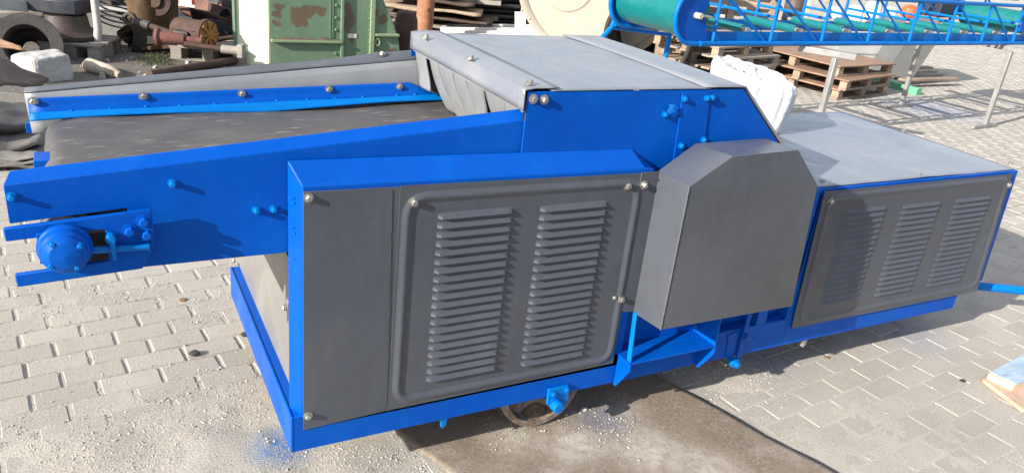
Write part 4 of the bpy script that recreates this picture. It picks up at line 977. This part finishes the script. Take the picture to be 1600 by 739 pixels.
# green machine housing
def rust_spots(mat, spots, amount=.8):
    """rust blotches with their own places on a painted sheet (world points, radii), ragged edges"""
    nt = mat.node_tree; p = nt.nodes["Principled BSDF"]; old = p.inputs['Base Color'].links[0].from_socket
    gp = nt.nodes.new("ShaderNodeNewGeometry"); wob = nt.nodes.new("ShaderNodeTexNoise"); wob.inputs['Scale'].default_value = 11; wob.inputs['Detail'].default_value = 6; nt.links.new(gp.outputs['Position'], wob.inputs['Vector'])
    sb = nt.nodes.new("ShaderNodeVectorMath"); sb.operation = 'MULTIPLY_ADD'; nt.links.new(wob.outputs['Color'], sb.inputs[0]); sb.inputs[1].default_value = (.12, .12, .12); nt.links.new(gp.outputs['Position'], sb.inputs[2])
    tot = None
    for c, r_, st in spots:
        d = nt.nodes.new("ShaderNodeVectorMath"); d.operation = 'SUBTRACT'; nt.links.new(sb.outputs[0], d.inputs[0]); d.inputs[1].default_value = (c.x+.06, c.y+.06, c.z+.06)
        sc_ = nt.nodes.new("ShaderNodeVectorMath"); sc_.operation = 'MULTIPLY'; nt.links.new(d.outputs[0], sc_.inputs[0]); sc_.inputs[1].default_value = (1/r_, .2, 1/(r_*st))
        l = nt.nodes.new("ShaderNodeVectorMath"); l.operation = 'LENGTH'; nt.links.new(sc_.outputs[0], l.inputs[0])
        g = nt.nodes.new("ShaderNodeMapRange"); nt.links.new(l.outputs['Value'], g.inputs[0]); g.inputs[1].default_value = 1.12; g.inputs[2].default_value = .82; g.inputs[3].default_value = 0; g.inputs[4].default_value = amount
        if tot is None: tot = g.outputs[0]
        else:
            a = nt.nodes.new("ShaderNodeMath"); a.operation = 'MAXIMUM'; nt.links.new(tot, a.inputs[0]); nt.links.new(g.outputs[0], a.inputs[1]); tot = a.outputs[0]
    col = mixc(nt, noisen(nt, gp.outputs['Position'], 24, 6, .7, .35, .65), (.15, .072, .036), (.09, .05, .032))
    nt.links.new(mixc(nt, tot, old, col), p.inputs['Base Color'])
def green_machine():
    YG = 5.85; zf = lambda px, py: U(px, py, 'y', YG)
    xa, xb = zf(423, 60).x, zf(622, 60).x
    t = thing("green_machine", "faded green machine housing with rust patches and bolted flanges", "machine", ((xa+xb)/2, YG+.2, 0))
    zt_ = 1.12
    rust_spots(GREENP, [(zf(*q), r_, st) for q, r_, st in (((464, 24), .07, 1.2), ((478, 19), .08, .8), ((494, 16), .07, .6), ((503, 20), .06, .7), ((472, 36), .055, .9), ((434, 11), .055, .6), ((432, 22), .045, .9), ((433, 36), .04, .8), ((545, 34), .05, 2.4), ((543, 12), .04, 1.5), ((548, 60), .03, 1.4), ((600, 30), .04, 1.7), ((590, 20), .03, 1.2), ((612, 84), .07, .6))])
    # front sheet with a rounded right shoulder
    out = [V3(xa, YG, 0), V3(xa, YG, zt_)]
    xr0 = zf(596, 0).x; r1 = [zf(600, 2), zf(612, 30), zf(620, 52), zf(624, 70), zf(625, 92)]
    out += [V3(xr0-.12, YG, zt_), V3(xr0-.05, YG, (zt_+r1[0].z)/2)]+r1+[V3(r1[-1].x-.01, YG, 0)]
    MB().prism(out, (0, .42, 0)).build("housing", GREENP, t, bevel=.008)
    # left side cheek, sunlit, with a flange edge
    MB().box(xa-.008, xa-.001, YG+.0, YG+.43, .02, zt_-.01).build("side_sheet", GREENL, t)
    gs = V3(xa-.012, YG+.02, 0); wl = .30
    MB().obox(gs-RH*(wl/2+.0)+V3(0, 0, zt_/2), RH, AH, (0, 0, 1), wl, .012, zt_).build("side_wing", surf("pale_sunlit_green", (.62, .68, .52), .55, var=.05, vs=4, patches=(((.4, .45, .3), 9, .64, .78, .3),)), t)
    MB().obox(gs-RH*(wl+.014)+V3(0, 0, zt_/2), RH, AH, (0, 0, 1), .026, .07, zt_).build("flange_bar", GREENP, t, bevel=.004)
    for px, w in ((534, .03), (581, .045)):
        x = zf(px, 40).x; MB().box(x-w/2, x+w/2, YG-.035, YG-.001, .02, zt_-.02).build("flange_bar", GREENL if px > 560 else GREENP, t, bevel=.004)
        for k in range(9):
            q = V3(x-.06+.035*(px > 560), YG-.004, .15+.115*k); bolt(q, t, GREENP, .012, .014)
    for q0, q1 in (((423, 63), (533, 57)), ((585, 54), (622, 50))):
        a, b = zf(*q0), zf(*q1); MB().box(a.x, b.x, YG-.05, YG-.001, a.z-.012, a.z+.012).build("ledge", GREENL, t, bevel=.003)
        rr = random.Random(4)
        if q0[0] == 423:
            g = MB()
            def du(u, v): return V3(a.x+.02+(b.x-a.x-.04)*u, YG-.04+.038*v, a.z+.013+.03*v*max(0, .3+fb(u*6, v, 2, 3)))
            g.grid(du, 40, 6); g.build("settled_dirt", DIRTM, t, smooth=60)
    for px in (516, 520): 
        x = zf(px, 30).x; MB().box(x-.006, x+.006, YG-.008, YG-.001, .3, zt_-.05).build("seam_strip", GREENP, t)
    a, b = zf(543, 53), zf(557, 60); MB().box(a.x, b.x, YG-.006, YG-.001, b.z, a.z).build("name_plate", WHITEP, t, bevel=.002)
    c = zf(589, 66); g = MB(); g.path([c+V3(.022*cos(k*2*pi/24), -.02, .036*sin(k*2*pi/24)) for k in range(24)], .009, 8, closed=True); g.build("lifting_eye", GREENL, t, smooth=60)
    a, b = zf(560, 78), zf(610, 92)
    for i, (px, py, w) in enumerate(((578, 80, .22), (612, 76, .14))):
        p = U(px, py, 'y', YG-.12); z = p.z-.02
        o = MB().grid(lambda u, v: V3(p.x-w/2+w*u, p.y+.1*v, .0+z*(1-(2*u-1)**2)*(.8+.2*v)+.02*fb(u*6, v*4, i, 3)), 18, 6)
    return t
green_machine()
g = MB(); p = U(585, 84, 'y', 5.6); rr = random.Random(8)
g.grid(lambda u, v: V3(p.x-.28+.56*u, p.y-.12+.24*v, p.z*max(0, 1-(2*u-1)**2*.8)*max(.0, 1-(2*v-1)**2)+.03*fb(u*6, v*5, 2, 3)), 26, 14); o = g.build("rubble_heap", surf("rubble", (.26, .19, .13), .95, var=.35, vs=14, bumps=((50, .8, .02),)), smooth=60); tag(o, "small heap of brown rubble in front of the green machine", "rubble")
# loose rusty bars and angle offcuts lying through the heap
rr = random.Random(44)
for i in range(12):
    px, py = rr.uniform(196, 372), rr.uniform(52, 84); q = Spot(px, py+14); a = q.p+V3(0, 0, rr.uniform(.03, .22)); an = rr.uniform(-.5, 1.2); d = V3(cos(an), sin(an), rr.uniform(-.12, .2)).normalized(); Ln = rr.uniform(.25, .7)
    g = MB()
    if i % 3 == 0: g.tube(a-d*Ln/2, a+d*Ln/2, rr.uniform(.012, .03), 10)
    elif i % 3 == 1: g.beam(a-d*Ln/2, a+d*Ln/2, .07, .008); g.beam(a-d*Ln/2+V3(0, 0, .03), a+d*Ln/2+V3(0, 0, .03), .008, .06)
    else: g.beam(a-d*Ln/2, a+d*Ln/2, .05, .03)
    o = g.build("rusty_bar", (RUST, RUSTD, RUSTO)[i % 3], bevel=.002); tag(o, "rusty steel offcut lying loose in the scrap left of the green machine", "steel bar", "loose rusty offcuts in the scrap heap")
# rusty pole
a, b = U(661, 75, 'y', 7.3), U(664, -60, 'y', 7.3)
g = MB(); rpx = 13.2*mpp(a); g.tube(V3(a.x, 7.3, 0), V3(a.x+.02, 7.3, 2.6), rpx, 24); t = thing("rusty_pole", "thick rusty orange pole standing behind the grey hood", "pole", (a.x, 7.3, 0)); g.build("pole_tube", RUSTP, t)
MB().lathe([(0, 0), (.02, 0), (.02, .02), (0, .02)], U(671, 16, 'y', 7.3-rpx)+V3(-.01, 0, 0), (0, -1, 0), 14).build("pole_lug", RUST, t)
# rusty barrel
s = Spot(632, 92); r_ = 18*s.m
o = MB().lathe([(0, 0), (r_*1.0, 0), (r_*1.03, .06), (r_*1.0, .08), (r_, .26), (r_*1.03, .28), (r_, .30), (r_*.96, .42), (r_*.75, .5), (0, .52)], s.p+V3(0, 0, 0), (0, 0, 1), 32).build("rusty_barrel", RUST, smooth=40); tag(o, "squat rusty barrel left of the orange pole", "barrel")
# stacked sheets and timber behind the pole
def stack_sheets():
    rr = random.Random(21); s = Spot(660, 62); p = s.p+AH*.9+RH*.1
    for i, (x0, x1, z, d, m, lab) in enumerate(((-.70, .55, .10, .7, WOODG, "bottom board of the sheet stack behind the orange pole"), (-.60, .75, .20, .6, BROWNSHEET, "brown sheet second from the bottom of the stack behind the pole"), (-.75, .60, .30, .7, WOOD, "pale wooden board in the middle of the stack behind the pole"), (-.66, .50, .42, .8, BROWNSHEET, "brown sheet near the top of the stack behind the pole"), (-.80, .30, .55, .8, WOODG, "topmost warped board of the stack behind the orange pole"))):
        g = MB(); y0 = rr.uniform(-.1, .1)
        g.grid(lambda u, v: p+RH*(x0+(x1-x0)*u)+AH*(y0+d*v-.35)+V3(0, 0, z+.03*fb(u*2+i, v*2, i, 2)+.03*u*rr.uniform(-.1, .1)), 14, 6)
        o = g.build("sheet_board", m, solid=.03, smooth=40); tag(o, lab, "board")
    for x in (-.5, .45):
        o = MB().obox(p+RH*x+V3(0, 0, .05), RH, AH, (0, 0, 1), .12, .7, .1).build("bearer", WOODG, bevel=.006); tag(o, "wooden bearer under the %s end of the sheet stack behind the pole" % ("left" if x < 0 else "right"), "bearer")
    s = Spot(735, 58); q = s.p+AH*.7
    for i in range(7):
        a = q+RH*(-.75+rr.uniform(-.1, .1))+AH*rr.uniform(-.2, .3)+V3(0, 0, .08+.075*i); b = q+RH*(.28+rr.uniform(-.12, .1))+AH*rr.uniform(-.2, .3)+V3(0, 0, .08+.075*i+rr.uniform(-.02, .03))
        o = MB().beam(a, b, .13, .055).build("rough_timber", (WOOD, WOODG, BROWNSHEET)[i % 3], bevel=.005); tag(o, "rough timber in the pile between the orange pole and the black pipes", "timber", "timber pile beside the pole")
stack_sheets()
# bundle of black pipes, ends toward us
def pipe_bundle():
    s = Spot(790, 62); rr = random.Random(9); k = 0
    ax = (RH*.93+AH*.36).normalized(); up = V3(0, 0, 1); sd_ = ax.cross(up)
    base = s.at(730, 58, .55)
    n = 0
    for r_ in range(9):
        for c in range(11-r_//2):
            z = .05+.072*r_; off = sd_*(-(c*.072+.036*(r_ % 2)))+ax*rr.uniform(-.16, .10)
            if rr.random() < .10: continue
            a = V3(base.x, base.y, z)+off*1+ax*(.06*r_)
            ang = rr.gauss(0, .012); d = (ax+sd_*ang+up*rr.gauss(0, .006)).normalized(); rad = rr.choice([.026, .03, .033])
            g = MB(); g.lathe([(rad*.8, 0), (rad, 0), (rad, 2.2), (rad*.8, 2.2), (rad*.8, 0)], a, d, 10, caps=False)
            o = g.build("black_pipe", PVC, smooth=40); tag(o, "thin dark plastic pipe in the bundle left of the cream tank", "pipe", "bundle of dark plastic pipes"); n += 1
    for t in (.55, 1.1):
        c0 = base+ax*(t+.2)-sd_*.34; g = MB(); g.path([V3(c0.x, c0.y, .36)+sd_*.44*cos(a_)+up*.36*sin(a_) for a_ in [i*2*pi/24 for i in range(24)]], .012, 6, closed=True); o = g.build("white_strap", WHITEP, smooth=60); tag(o, "white strap round the dark pipe bundle, %s the pipe ends" % ("nearer to" if t < 1 else "farther from"), "strap")
pipe_bundle()
# white window frames laid in a pile, one strip upright
def frames():
    s = Spot(775, 74); rr = random.Random(13)
    for i in range(4):
        a, b = s.at(690+rr.uniform(0, 14), 60-4.6*i, .1+.12*i), s.at(858-rr.uniform(0, 26), 62-4.8*i, .0+.12*i)
        d = (b-a).normalized(); dp = d.cross(V3(0, 0, 1))
        g = MB(); w = .34
        p = [a, b, b-dp*w, a-dp*w]
        for k in range(4): g.beam(p[k], p[(k+1) % 4], .07, .05)
        o = g.build("window_frame", WHITEP, bevel=.006); tag(o, ("white window frame at the bottom of the pile behind the hood", "white window frame second from the bottom of the pile behind the hood", "white window frame third up in the pile behind the hood", "topmost white window frame of the pile behind the hood")[i], "window frame", "white window frames in a pile")
    a, b = s.at(813, 56, -.05), s.at(813, 19, .0); o = MB().beam(a, b, .012, 17*s.m, up=RH).build("white_strip", WHITEP, bevel=.002); tag(o, "upright white plastic strip standing in the window frame pile", "strip")
    a, b = s.at(816, 58, -.08), s.at(852, 50, -.08); o = MB().beam(a, b, .02, 11*s.m).build("white_strip", WHITEP, bevel=.002); tag(o, "flat white plastic strip lying toward the cream tank", "strip")
frames()
# cream tank on its side
def tank():
    s = Spot(940, 96); c = UP(936, -32, s.p, s.A); R_ = 122*s.m; c.z = R_
    ax = V3(-.62, -.78, 0).normalized()
    t = thing("cream_tank", "huge cream painted round tank lying on its side, rust specks on its end", "tank", tuple(V3(c.x, c.y, 0)))
    g = MB(); g.lathe([(0, 0), (R_*.97, 0), (R_*.985, -.02), (R_*.985, -2.4), (0, -2.4)], c, ax, 72); g.build("tank_shell", CREAM, t, smooth=35)
    g = MB(); g.lathe([(R_*.93, .004), (R_*1.03, .004), (R_*1.03, -.05), (R_*.985, -.05)], c, ax, 72, caps=False); g.build("end_flange", CREAM, t, solid=.012, smooth=35)
    h = UP(888, -22, c, ax); g = MB(); g.lathe([(0, .015), (.30, .015), (.31, .004), (.32, .004)], h, ax, 40, caps=False); g.build("manhole_cover", CREAM, t, smooth=30)
    for k in range(20):
        an = k*2*pi/20; a, b, d = orth(ax); bolt(c+(b*cos(an)+d*sin(an))*R_*1.0+ax*.008, t, CREAM, .014, .014, nrm=tuple(ax))
    o = MB().obox(V3(c.x, c.y, .03)+ax*-.2, ax, ax.cross(V3(0, 0, 1)), (0, 0, 1), .15, .9, .06).build("chock_timber", WOODG, bevel=.006); tag(o, "timber chock under the end of the cream tank", "chock")
tank()
# rusty culvert pipe, dark inside
def culvert():
    s = Spot(1003, 130); c = s.p; r_ = 66*s.m
    ax = (-AH*.93-RH*.30).normalized(); c = V3(c.x, c.y, r_)+AH*.15
    g = MB(); g.lathe([(r_, 0), (r_, -1.1), (r_*.1, -1.1)], c, ax, 44, caps=False); o = g.build("culvert_pipe", RUSTD, solid=.05, smooth=40); tag(o, "wide rusty pipe with a dark open mouth beside the cream tank", "pipe")
culvert()
# pallets standing on edge / stacked behind the sack
def upright_pallet(label, px, py, rz, lean, W_=1.1, H_=.62, tone=WOOD, n=5):
    s = Spot(px, py); t = thing("wood_pallet", label, "pallet", tuple(s.p), rz, "pallets behind the white sack")
    t.rotation_euler = (lean, 0, rz)
    for i in range(n):
        z = .05+(H_-.1)*i/(n-1); MB().box(-W_/2, W_/2, -.012, .012, z-.045, z+.045).build("slat", tone, t, local=True, bevel=.003)
    for x in (-W_/2+.05, 0, W_/2-.05): MB().box(x-.045, x+.045, .0125, .10, 0, H_).build("rail", tone, t, local=True, bevel=.003)
    for i in range(3): x = -W_/2+.05+(W_/2-.05)*i; MB().box(x-.05, x+.05, -.036, -.0125, 0, H_).build("batten", tone, t, local=True, bevel=.003)
upright_pallet("wooden pallet standing on edge right of the wide rusty pipe", 1090, 122, SR+.12, -.12)
upright_pallet("weathered pallet standing on edge behind the white sack", 1170, 112, SR+.05, -.15, 1.0, .55, WOODG)
upright_pallet("tall pallet standing behind the end drum of the blue conveyor", 1130, 84, SR, -.1, 1.3, .9, WOOD, 7)
# stack of ply topped pallets
pb = U(1308, 158, 'z', 0); prz = atan2((U(1404, 146, 'z', 0)-pb).y, (U(1404, 146, 'z', 0)-pb).x)
px_, py_ = V3(cos(prz), sin(prz), 0), V3(-sin(prz), cos(prz), 0)
labs = ("brown ply topped pallet at the bottom of the nearest stack", "brown ply topped pallet, second in the nearest stack", "brown ply topped pallet on top of the nearest stack")
for i in range(3):
    t = pallet("wood_pallet", labs[i], pb+px_*(.62+(.0, -.05, .07)[i])+py_*(.66+(.0, -.05, .06)[i]), prz+(.0, .05, -.05)[i], 1.18, 1.28, .124, WOOD, "ply topped pallets in a stack", PLY, z0=.1245*i)
q = pb+px_*-.75+py_*1.15
for i in range(4):
    pallet("wood_pallet", ("grey pallet lowest in the stack just behind the white sack", "grey pallet second up in the stack just behind the white sack", "grey pallet third up in the stack just behind the white sack", "grey pallet topmost in the stack just behind the white sack")[i], q+px_*(.02*i*(-1)**i)+py_*.03*i, prz+.05*(i % 2), 1.15, .9, .122, (WOODG, WOOD)[i % 2], "pallets in the stack behind the sack", z0=.1225*i)
sk_ = 0
for i, (dx, dy, L_, rz) in enumerate(((.1, .2, 1.3, .25), (.3, .45, 1.1, -.1), (-.2, .55, 1.2, .1))):
    c = q+px_*dx+py_*(dy-.3)+V3(0, 0, .508+.03*i); d = V3(cos(prz+rz), sin(prz+rz), 0); o = MB().beam(c-d*L_/2, c+d*L_/2, .12, .025).build("loose_board", (WOOD, PLY, WOODG)[i], bevel=.003); tag(o, ("pale loose board lying across the grey pallet stack", "brown loose board on the grey pallet stack", "grey loose board on the grey pallet stack, the hindmost")[i], "board")
# grey sheet metal hopper chute
def hopper():
    s = Spot(1405, 132); p0 = s.p+AH*.1
    t = thing("grey_hopper", "grey sheet metal hopper tapering to the ground behind the pallet stack", "hopper", tuple(p0))
    A_ = s.at(1378, 128); B_ = s.at(1428, 121)
    tA, tB = s.at(1405, 60, .05), s.at(1470, 60, .05)
    zt_ = .95; low = [s.at(1374, 126), s.at(1425, 118)]
    l0, l1 = V3(low[0].x, low[0].y, .03), V3(low[1].x, low[1].y, .03)
    w = (l1-l0).length; d = AH*.45
    a = UP(1412, 70, s.p, s.A); b = UP(1462, 70, s.p, s.A); k = zt_/max(.2, a.z)
    h0_, h1_ = l0+(a-l0)*1.5, l1+(b-l1)*1.5
    g = MB(); g.loft([l0, l1, l1+d, l0+d], [h0_, h1_, h1_+d*1.6, h0_+d*1.6]); g.build("chute", surf("hopper_grey", (.13, .135, .135), .5, var=.1, vs=4), t, bevel=.004)
    c0, c1 = s.at(1290, 96, .9), s.at(1405, 70, .9)
    g = MB(); u0 = s.at(1300, 100, .5); u1 = s.at(1412, 104, .5); v0 = s.at(1312, 64, .5); v1 = s.at(1430, 64, .5); g.prism([u0, u1, v1, v0], AH*.5); g.build("side_panel", surf("hopper_light_grey", (.33, .34, .34), .5, var=.1, vs=4), t, bevel=.004)
    o = MB().beam(s.at(1330, 84, .48), s.at(1412, 87, .47), .004, .006).build("red_edge", RUST, t)
hopper()
# planks with a green block, right of the pallets
a, b = Spot(1402, 134).p, Spot(1504, 131).p
pz = (b-a).normalized(); pn = V3(-pz.y, pz.x, 0)
for i in range(4):
    c0 = a+pn*(.22*i-.1)+pz*(-.1+.08*i)+V3(0, 0, .10+.003*i); o = MB().beam(c0, c0+pz*(1.25+.15*(i % 2))+V3(0, 0, -.0), .10, .03).build("thin_plank", (WOOD, WOODG)[i % 2], bevel=.003); tag(o, ("nearest plank lying on the green block, right of the pallets", "grey plank second from the green block end", "pale plank third in the row right of the pallets", "hindmost grey plank in the row right of the pallets")[i], "plank", "planks on the green block")
o = MB().obox(U(1428, 142, 'z', .04)+pn*.3, pn, pz, (0, 0, 1), .75, .10, .09).build("green_block", GREENB, bevel=.006); tag(o, "green painted bearer under the planks right of the pallets", "bearer")

# beyond the conveyor: drums, sacks, cartons, posts
def row_beyond():
    rr = random.Random(31)
    s = Spot(1200, 66)
    for i, (px, py, w, h, m, nm, lab, cat) in enumerate(((1192, 52, 34, 40, RUSTD, "steel_drum", "dark brown steel drum behind the conveyor's first rollers", "drum"), (1232, 50, 30, 44, BROWNSHEET, "steel_drum", "lighter brown steel drum behind the conveyor, right of the darkest one", "drum"), (1168, 50, 18, 36, RUST, "steel_drum", "narrow rusty steel drum behind the conveyor's first rollers", "drum"))):
        q = Spot(px, py); r_ = w/2*q.m; H_ = h*q.m*1.3
        o = MB().lathe([(0, 0), (r_, 0), (r_, H_*.32), (r_*1.04, H_*.34), (r_, H_*.36), (r_, H_*.64), (r_*1.04, H_*.66), (r_, H_*.68), (r_, H_), (0, H_)], q.p, (0, 0, 1), 28).build(nm, m, smooth=35); tag(o, lab, cat)
    for i, (a, b, lab) in enumerate((((1252, 44), (1268, -20), "leaning cream plank behind the conveyor"), ((1284, 40), (1290, -20), "upright grey plank behind the conveyor"), ((1136, 44), (1128, 4), "upright white board in front of the standing pallets"))):
        q = Spot(*a); o = MB().beam(q.p, q.at(*b, .2), .03, 11*q.m, up=RH).build("leaning_board", (CREAM, WOODG, WHITE)[i], bevel=.004); tag(o, lab, "board")
    for i, (px, py, w, h) in enumerate(((1330, 44, 26, 30), (1357, 42, 26, 34), (1300, 42, 24, 26), (1384, 42, 22, 26))):
        q = Spot(px, py); g = MB(); W_ = w*q.m/2; H_ = h*q.m*1.15
        def fn(u, v, i=i):
            a = 2*pi*u; th = pi*v; r_ = sin(th)**.55; return q.p+RH*W_*r_*cos(a)*(1+.12*fb(cos(a)*2+i, sin(a)*2, v*3, 3))+AH*W_*.8*r_*sin(a)+V3(0, 0, H_*.5-H_*.5*(abs(cos(th))**.7)*(1 if cos(th) > 0 else -1))
        g.grid(fn, 28, 16); o = g.build("white_bag", BAG, smooth=70); tag(o, ("white bulging sack beyond the conveyor, left of the tallest sack", "tallest white sack beyond the conveyor", "leftmost white sack beyond the conveyor", "rightmost white sack beyond the conveyor, next to the orange bundle")[i], "sack", "white sacks beyond the conveyor")
    for i, (px, py, w) in enumerate(((1418, 30, 26), (1437, 31, 16))):
        q = Spot(px, py); r_ = w*q.m/2
        g = MB(); g.grid(lambda u, v: q.p+V3(0, 0, r_*.8)+RH*r_*1.0*sin(pi*v)*cos(2*pi*u)*(1+.2*fb(cos(2*pi*u)*2, sin(2*pi*u)*2, v*3+i, 3))+AH*r_*sin(pi*v)*sin(2*pi*u)-V3(0, 0, r_*.85*cos(pi*v)), 26, 14)
        o = g.build("orange_bundle", ORANGE, smooth=70); tag(o, ("larger orange red bundle beyond the conveyor", "smaller orange red bundle right of the larger one")[i], "bundle")
    for i, (px, py, w, h) in enumerate(((1450, 30, 22, 16), (1472, 29, 22, 18), (1494, 28, 18, 14), (1462, 26, 16, 26))):
        q = Spot(px, py); W_ = w*q.m; H_ = h*q.m; a = SR+rr.uniform(-.4, .4)
        g = MB(); g.obox(q.p+V3(0, 0, H_/2), V3(cos(a), sin(a), 0), V3(-sin(a), cos(a), 0), (0, 0, 1), W_, W_*.8, H_); o = g.build("carton", CARD, bevel=.01); tag(o, ("leftmost cardboard carton beyond the conveyor, next to the orange bundle", "cardboard carton in the middle of the row beyond the conveyor", "rightmost cardboard carton, nearest the green end drum", "taller cardboard carton behind the row of cartons")[i], "carton", "cartons beyond the conveyor")
row_beyond()
# rusty sheet wall behind, and heaps of scrap in front of it
def back_wall():
    a, b = U(420, 14, 'z', 0)+V3(0, .2, 0), U(905, 22, 'z', 0)+V3(.3, .5, 0); d = (b-a).normalized(); n_ = V3(-d.y, d.x, 0); Ln = (b-a).length
    t = thing("sheet_wall", "brown corrugated steel sheet wall at the back of the yard", "wall", tuple((a+b)/2))
    g = MB(); k = int(Ln/.06)
    g.grid(lambda u, v: a+d*Ln*u+n_*.018*sin(u*k*pi/1.0*1.0)+V3(0, 0, 1.9*v), k*2, 2); g.build("corrugated_sheet", rust("brown_corrugated", (.11, .07, .05), (.07, .05, .042), (.14, .11, .085), 3), t, solid=.004, smooth=60)
    for i in range(5): MB().beam(a+d*Ln*i/4-n_*.05, a+d*Ln*i/4-n_*.05+V3(0, 0, 1.9), .05, .05, up=d).build("wall_post", RUSTD, t, bevel=.004)
back_wall()
# sheets and rubber slabs at the far left, beside the conveyor tail
def left_pile():
    def sheet(name, label, cat, quad, mat, th=.012, n=10, amp=.02, seed=0):
        g = MB(); q = [Vector(v) for v in quad]
        g.grid(lambda u, v: (q[0]*(1-u)+q[1]*u)*(1-v)+(q[3]*(1-u)+q[2]*u)*v+V3(0, 0, amp*fb(u*2.5+seed, v*2.5, seed, 3)), n, n); o = g.build(name, mat, solid=th, smooth=40, bevel=.0); tag(o, label, cat)
    sheet("steel_sheet", "brown steel sheet with a pointed corner, upper of two at the left edge", "sheet", [U(-60, 62, 'z', .50), U(40, 80, 'z', .48), U(20, 70, 'z', .50), U(-60, 38, 'z', .52)], surf("tan_rust", (.24, .14, .08), .7, var=.25, vs=6), .015, seed=1)
    sheet("steel_sheet", "brown steel sheet lying low beside the concrete block at the left edge", "sheet", [U(-60, 138, 'z', .32), U(66, 134, 'z', .14), U(76, 126, 'z', .14), U(-60, 68, 'z', .40)], BROWNSHEET, .014, 12, .03, 2)
    o = MB().obox(U(10, 152, 'z', .05)+AH*.1, RH, AH, (0, 0, 1), .75, .3, .1).build("concrete_slab", CONCD, bevel=.012); tag(o, "grey concrete slab under the lower brown sheet", "slab")
    sheet("rubber_slab", "dark rubber slab with a raised edge, topmost of the slabs beside the conveyor tail", "slab", [U(-80, 205, 'z', .20), U(72, 196, 'z', .16), U(66, 168, 'z', .20), U(-80, 160, 'z', .26)], surf("dark_rubber", (.075, .072, .07), .7, var=.3, vs=6), .05, 12, .03, 3)
    sheet("rubber_slab", "grey rubber slab, second from the top beside the conveyor tail", "slab", [U(-80, 232, 'z', .12), U(68, 226, 'z', .10), U(74, 192, 'z', .10), U(-80, 190, 'z', .12)], surf("dusty_rubber", (.15, .142, .135), .8, var=.3, vs=6), .04, 12, .035, 4)
    for i in range(3): sheet("rubber_slab", ("bent grey rubber strip above the lowest slab beside the conveyor tail", "thin grey rubber strip near the ground beside the conveyor tail", "lowest dusty rubber strip beside the conveyor tail")[i], "slab", [U(-60, 244+9*i, 'z', .07-.02*i), U(62, 250+6*i, 'z', .06-.02*i), U(72, 226+6*i, 'z', .06-.02*i), U(-60, 218+9*i, 'z', .07-.02*i)], surf("dusty_rubber_%d" % i, (.20-.03*i, .19-.03*i, .18-.03*i), .85, var=.3, vs=9), .014, 12, .03, 6+i)
left_pile()
# planks with blue film, bottom right
def film_board():
    q = [U(1545, 582, 'z', .05), U(1585, 601, 'z', .05), U(1700, 560, 'z', .05), U(1660, 520, 'z', .05)]
    t = thing("film_board", "wooden board with blue protective film at the right edge of the paving", "board", tuple((q[0]+q[2])/2-V3(0, 0, .05)))
    g = MB(); g.prism([p-V3(0, 0, .046) for p in q], (0, 0, .044)); g.build("board_core", surf("pale_wood", (.58, .47, .33), .8, var=.2, vs=14), t, bevel=.002)
    g = MB(); q2 = [p+(q[2]-q[0])*.02 for p in q]; g.prism([q2[0]+V3(0, 0, .0), q2[1], q2[2], q2[3]], (0, 0, .003)); g.build("blue_film", BLUEW, t)
    r_ = [U(1536, 592, 'z', .02), U(1600, 640, 'z', .02), U(1660, 625, 'z', .02), U(1575, 575, 'z', .02)]
    o = MB().prism([p-V3(0, 0, .018) for p in r_], (0, 0, .018)).build("pink_plank", surf("pinkish_plank", (.52, .36, .27), .85, var=.25, vs=12, patches=(((.3, .2, .14), 10, .55, .7, .6),)), bevel=.003); tag(o, "thin pinkish plank under the board with blue film", "plank")
film_board()
# small litter on the paving
def litter(px, py, r_, mat, name, label, cat, flat=.5, seed=0):
    p = U(px, py, 'z', 0); g = MB(); n = 9
    g.grid(lambda u, v: p+V3(r_*sin(pi*v)*cos(2*pi*u)*(1+.5*noise.noise(Vector((cos(2*pi*u)*1.5+seed, sin(2*pi*u)*1.5, v*2)))), r_*.8*sin(pi*v)*sin(2*pi*u), flat*r_*(1-cos(pi*v))*.8), 10, 6)
    o = g.build(name, mat, smooth=25); tag(o, label, cat)
litter(304, 555, .022, STONE, "dark_stone", "dark wedge shaped stone on the pavers left of the machine", "stone", .6, 1)
litter(381, 525, .014, STONE, "dark_stone", "small dark stone touching the end of the machine frame", "stone", .8, 2)
litter(285, 469, .018, LEAFM, "dry_leaf", "small curled brown leaf on the pavers under the conveyor tail", "leaf", .25, 3)
litter(1292, 559, .014, LEAFM, "dry_leaf", "tiny brown leaf at the shadow edge right of the lever", "leaf", .3, 5)
litter(1504, 595, .016, STONE, "dark_stone", "flat dark pebble on the pavers left of the film covered board", "stone", .2, 6)
litter(913, 642, .012, CONC, "white_pebble", "small white pebble on the mat beside the wheel", "pebble", .9, 7)
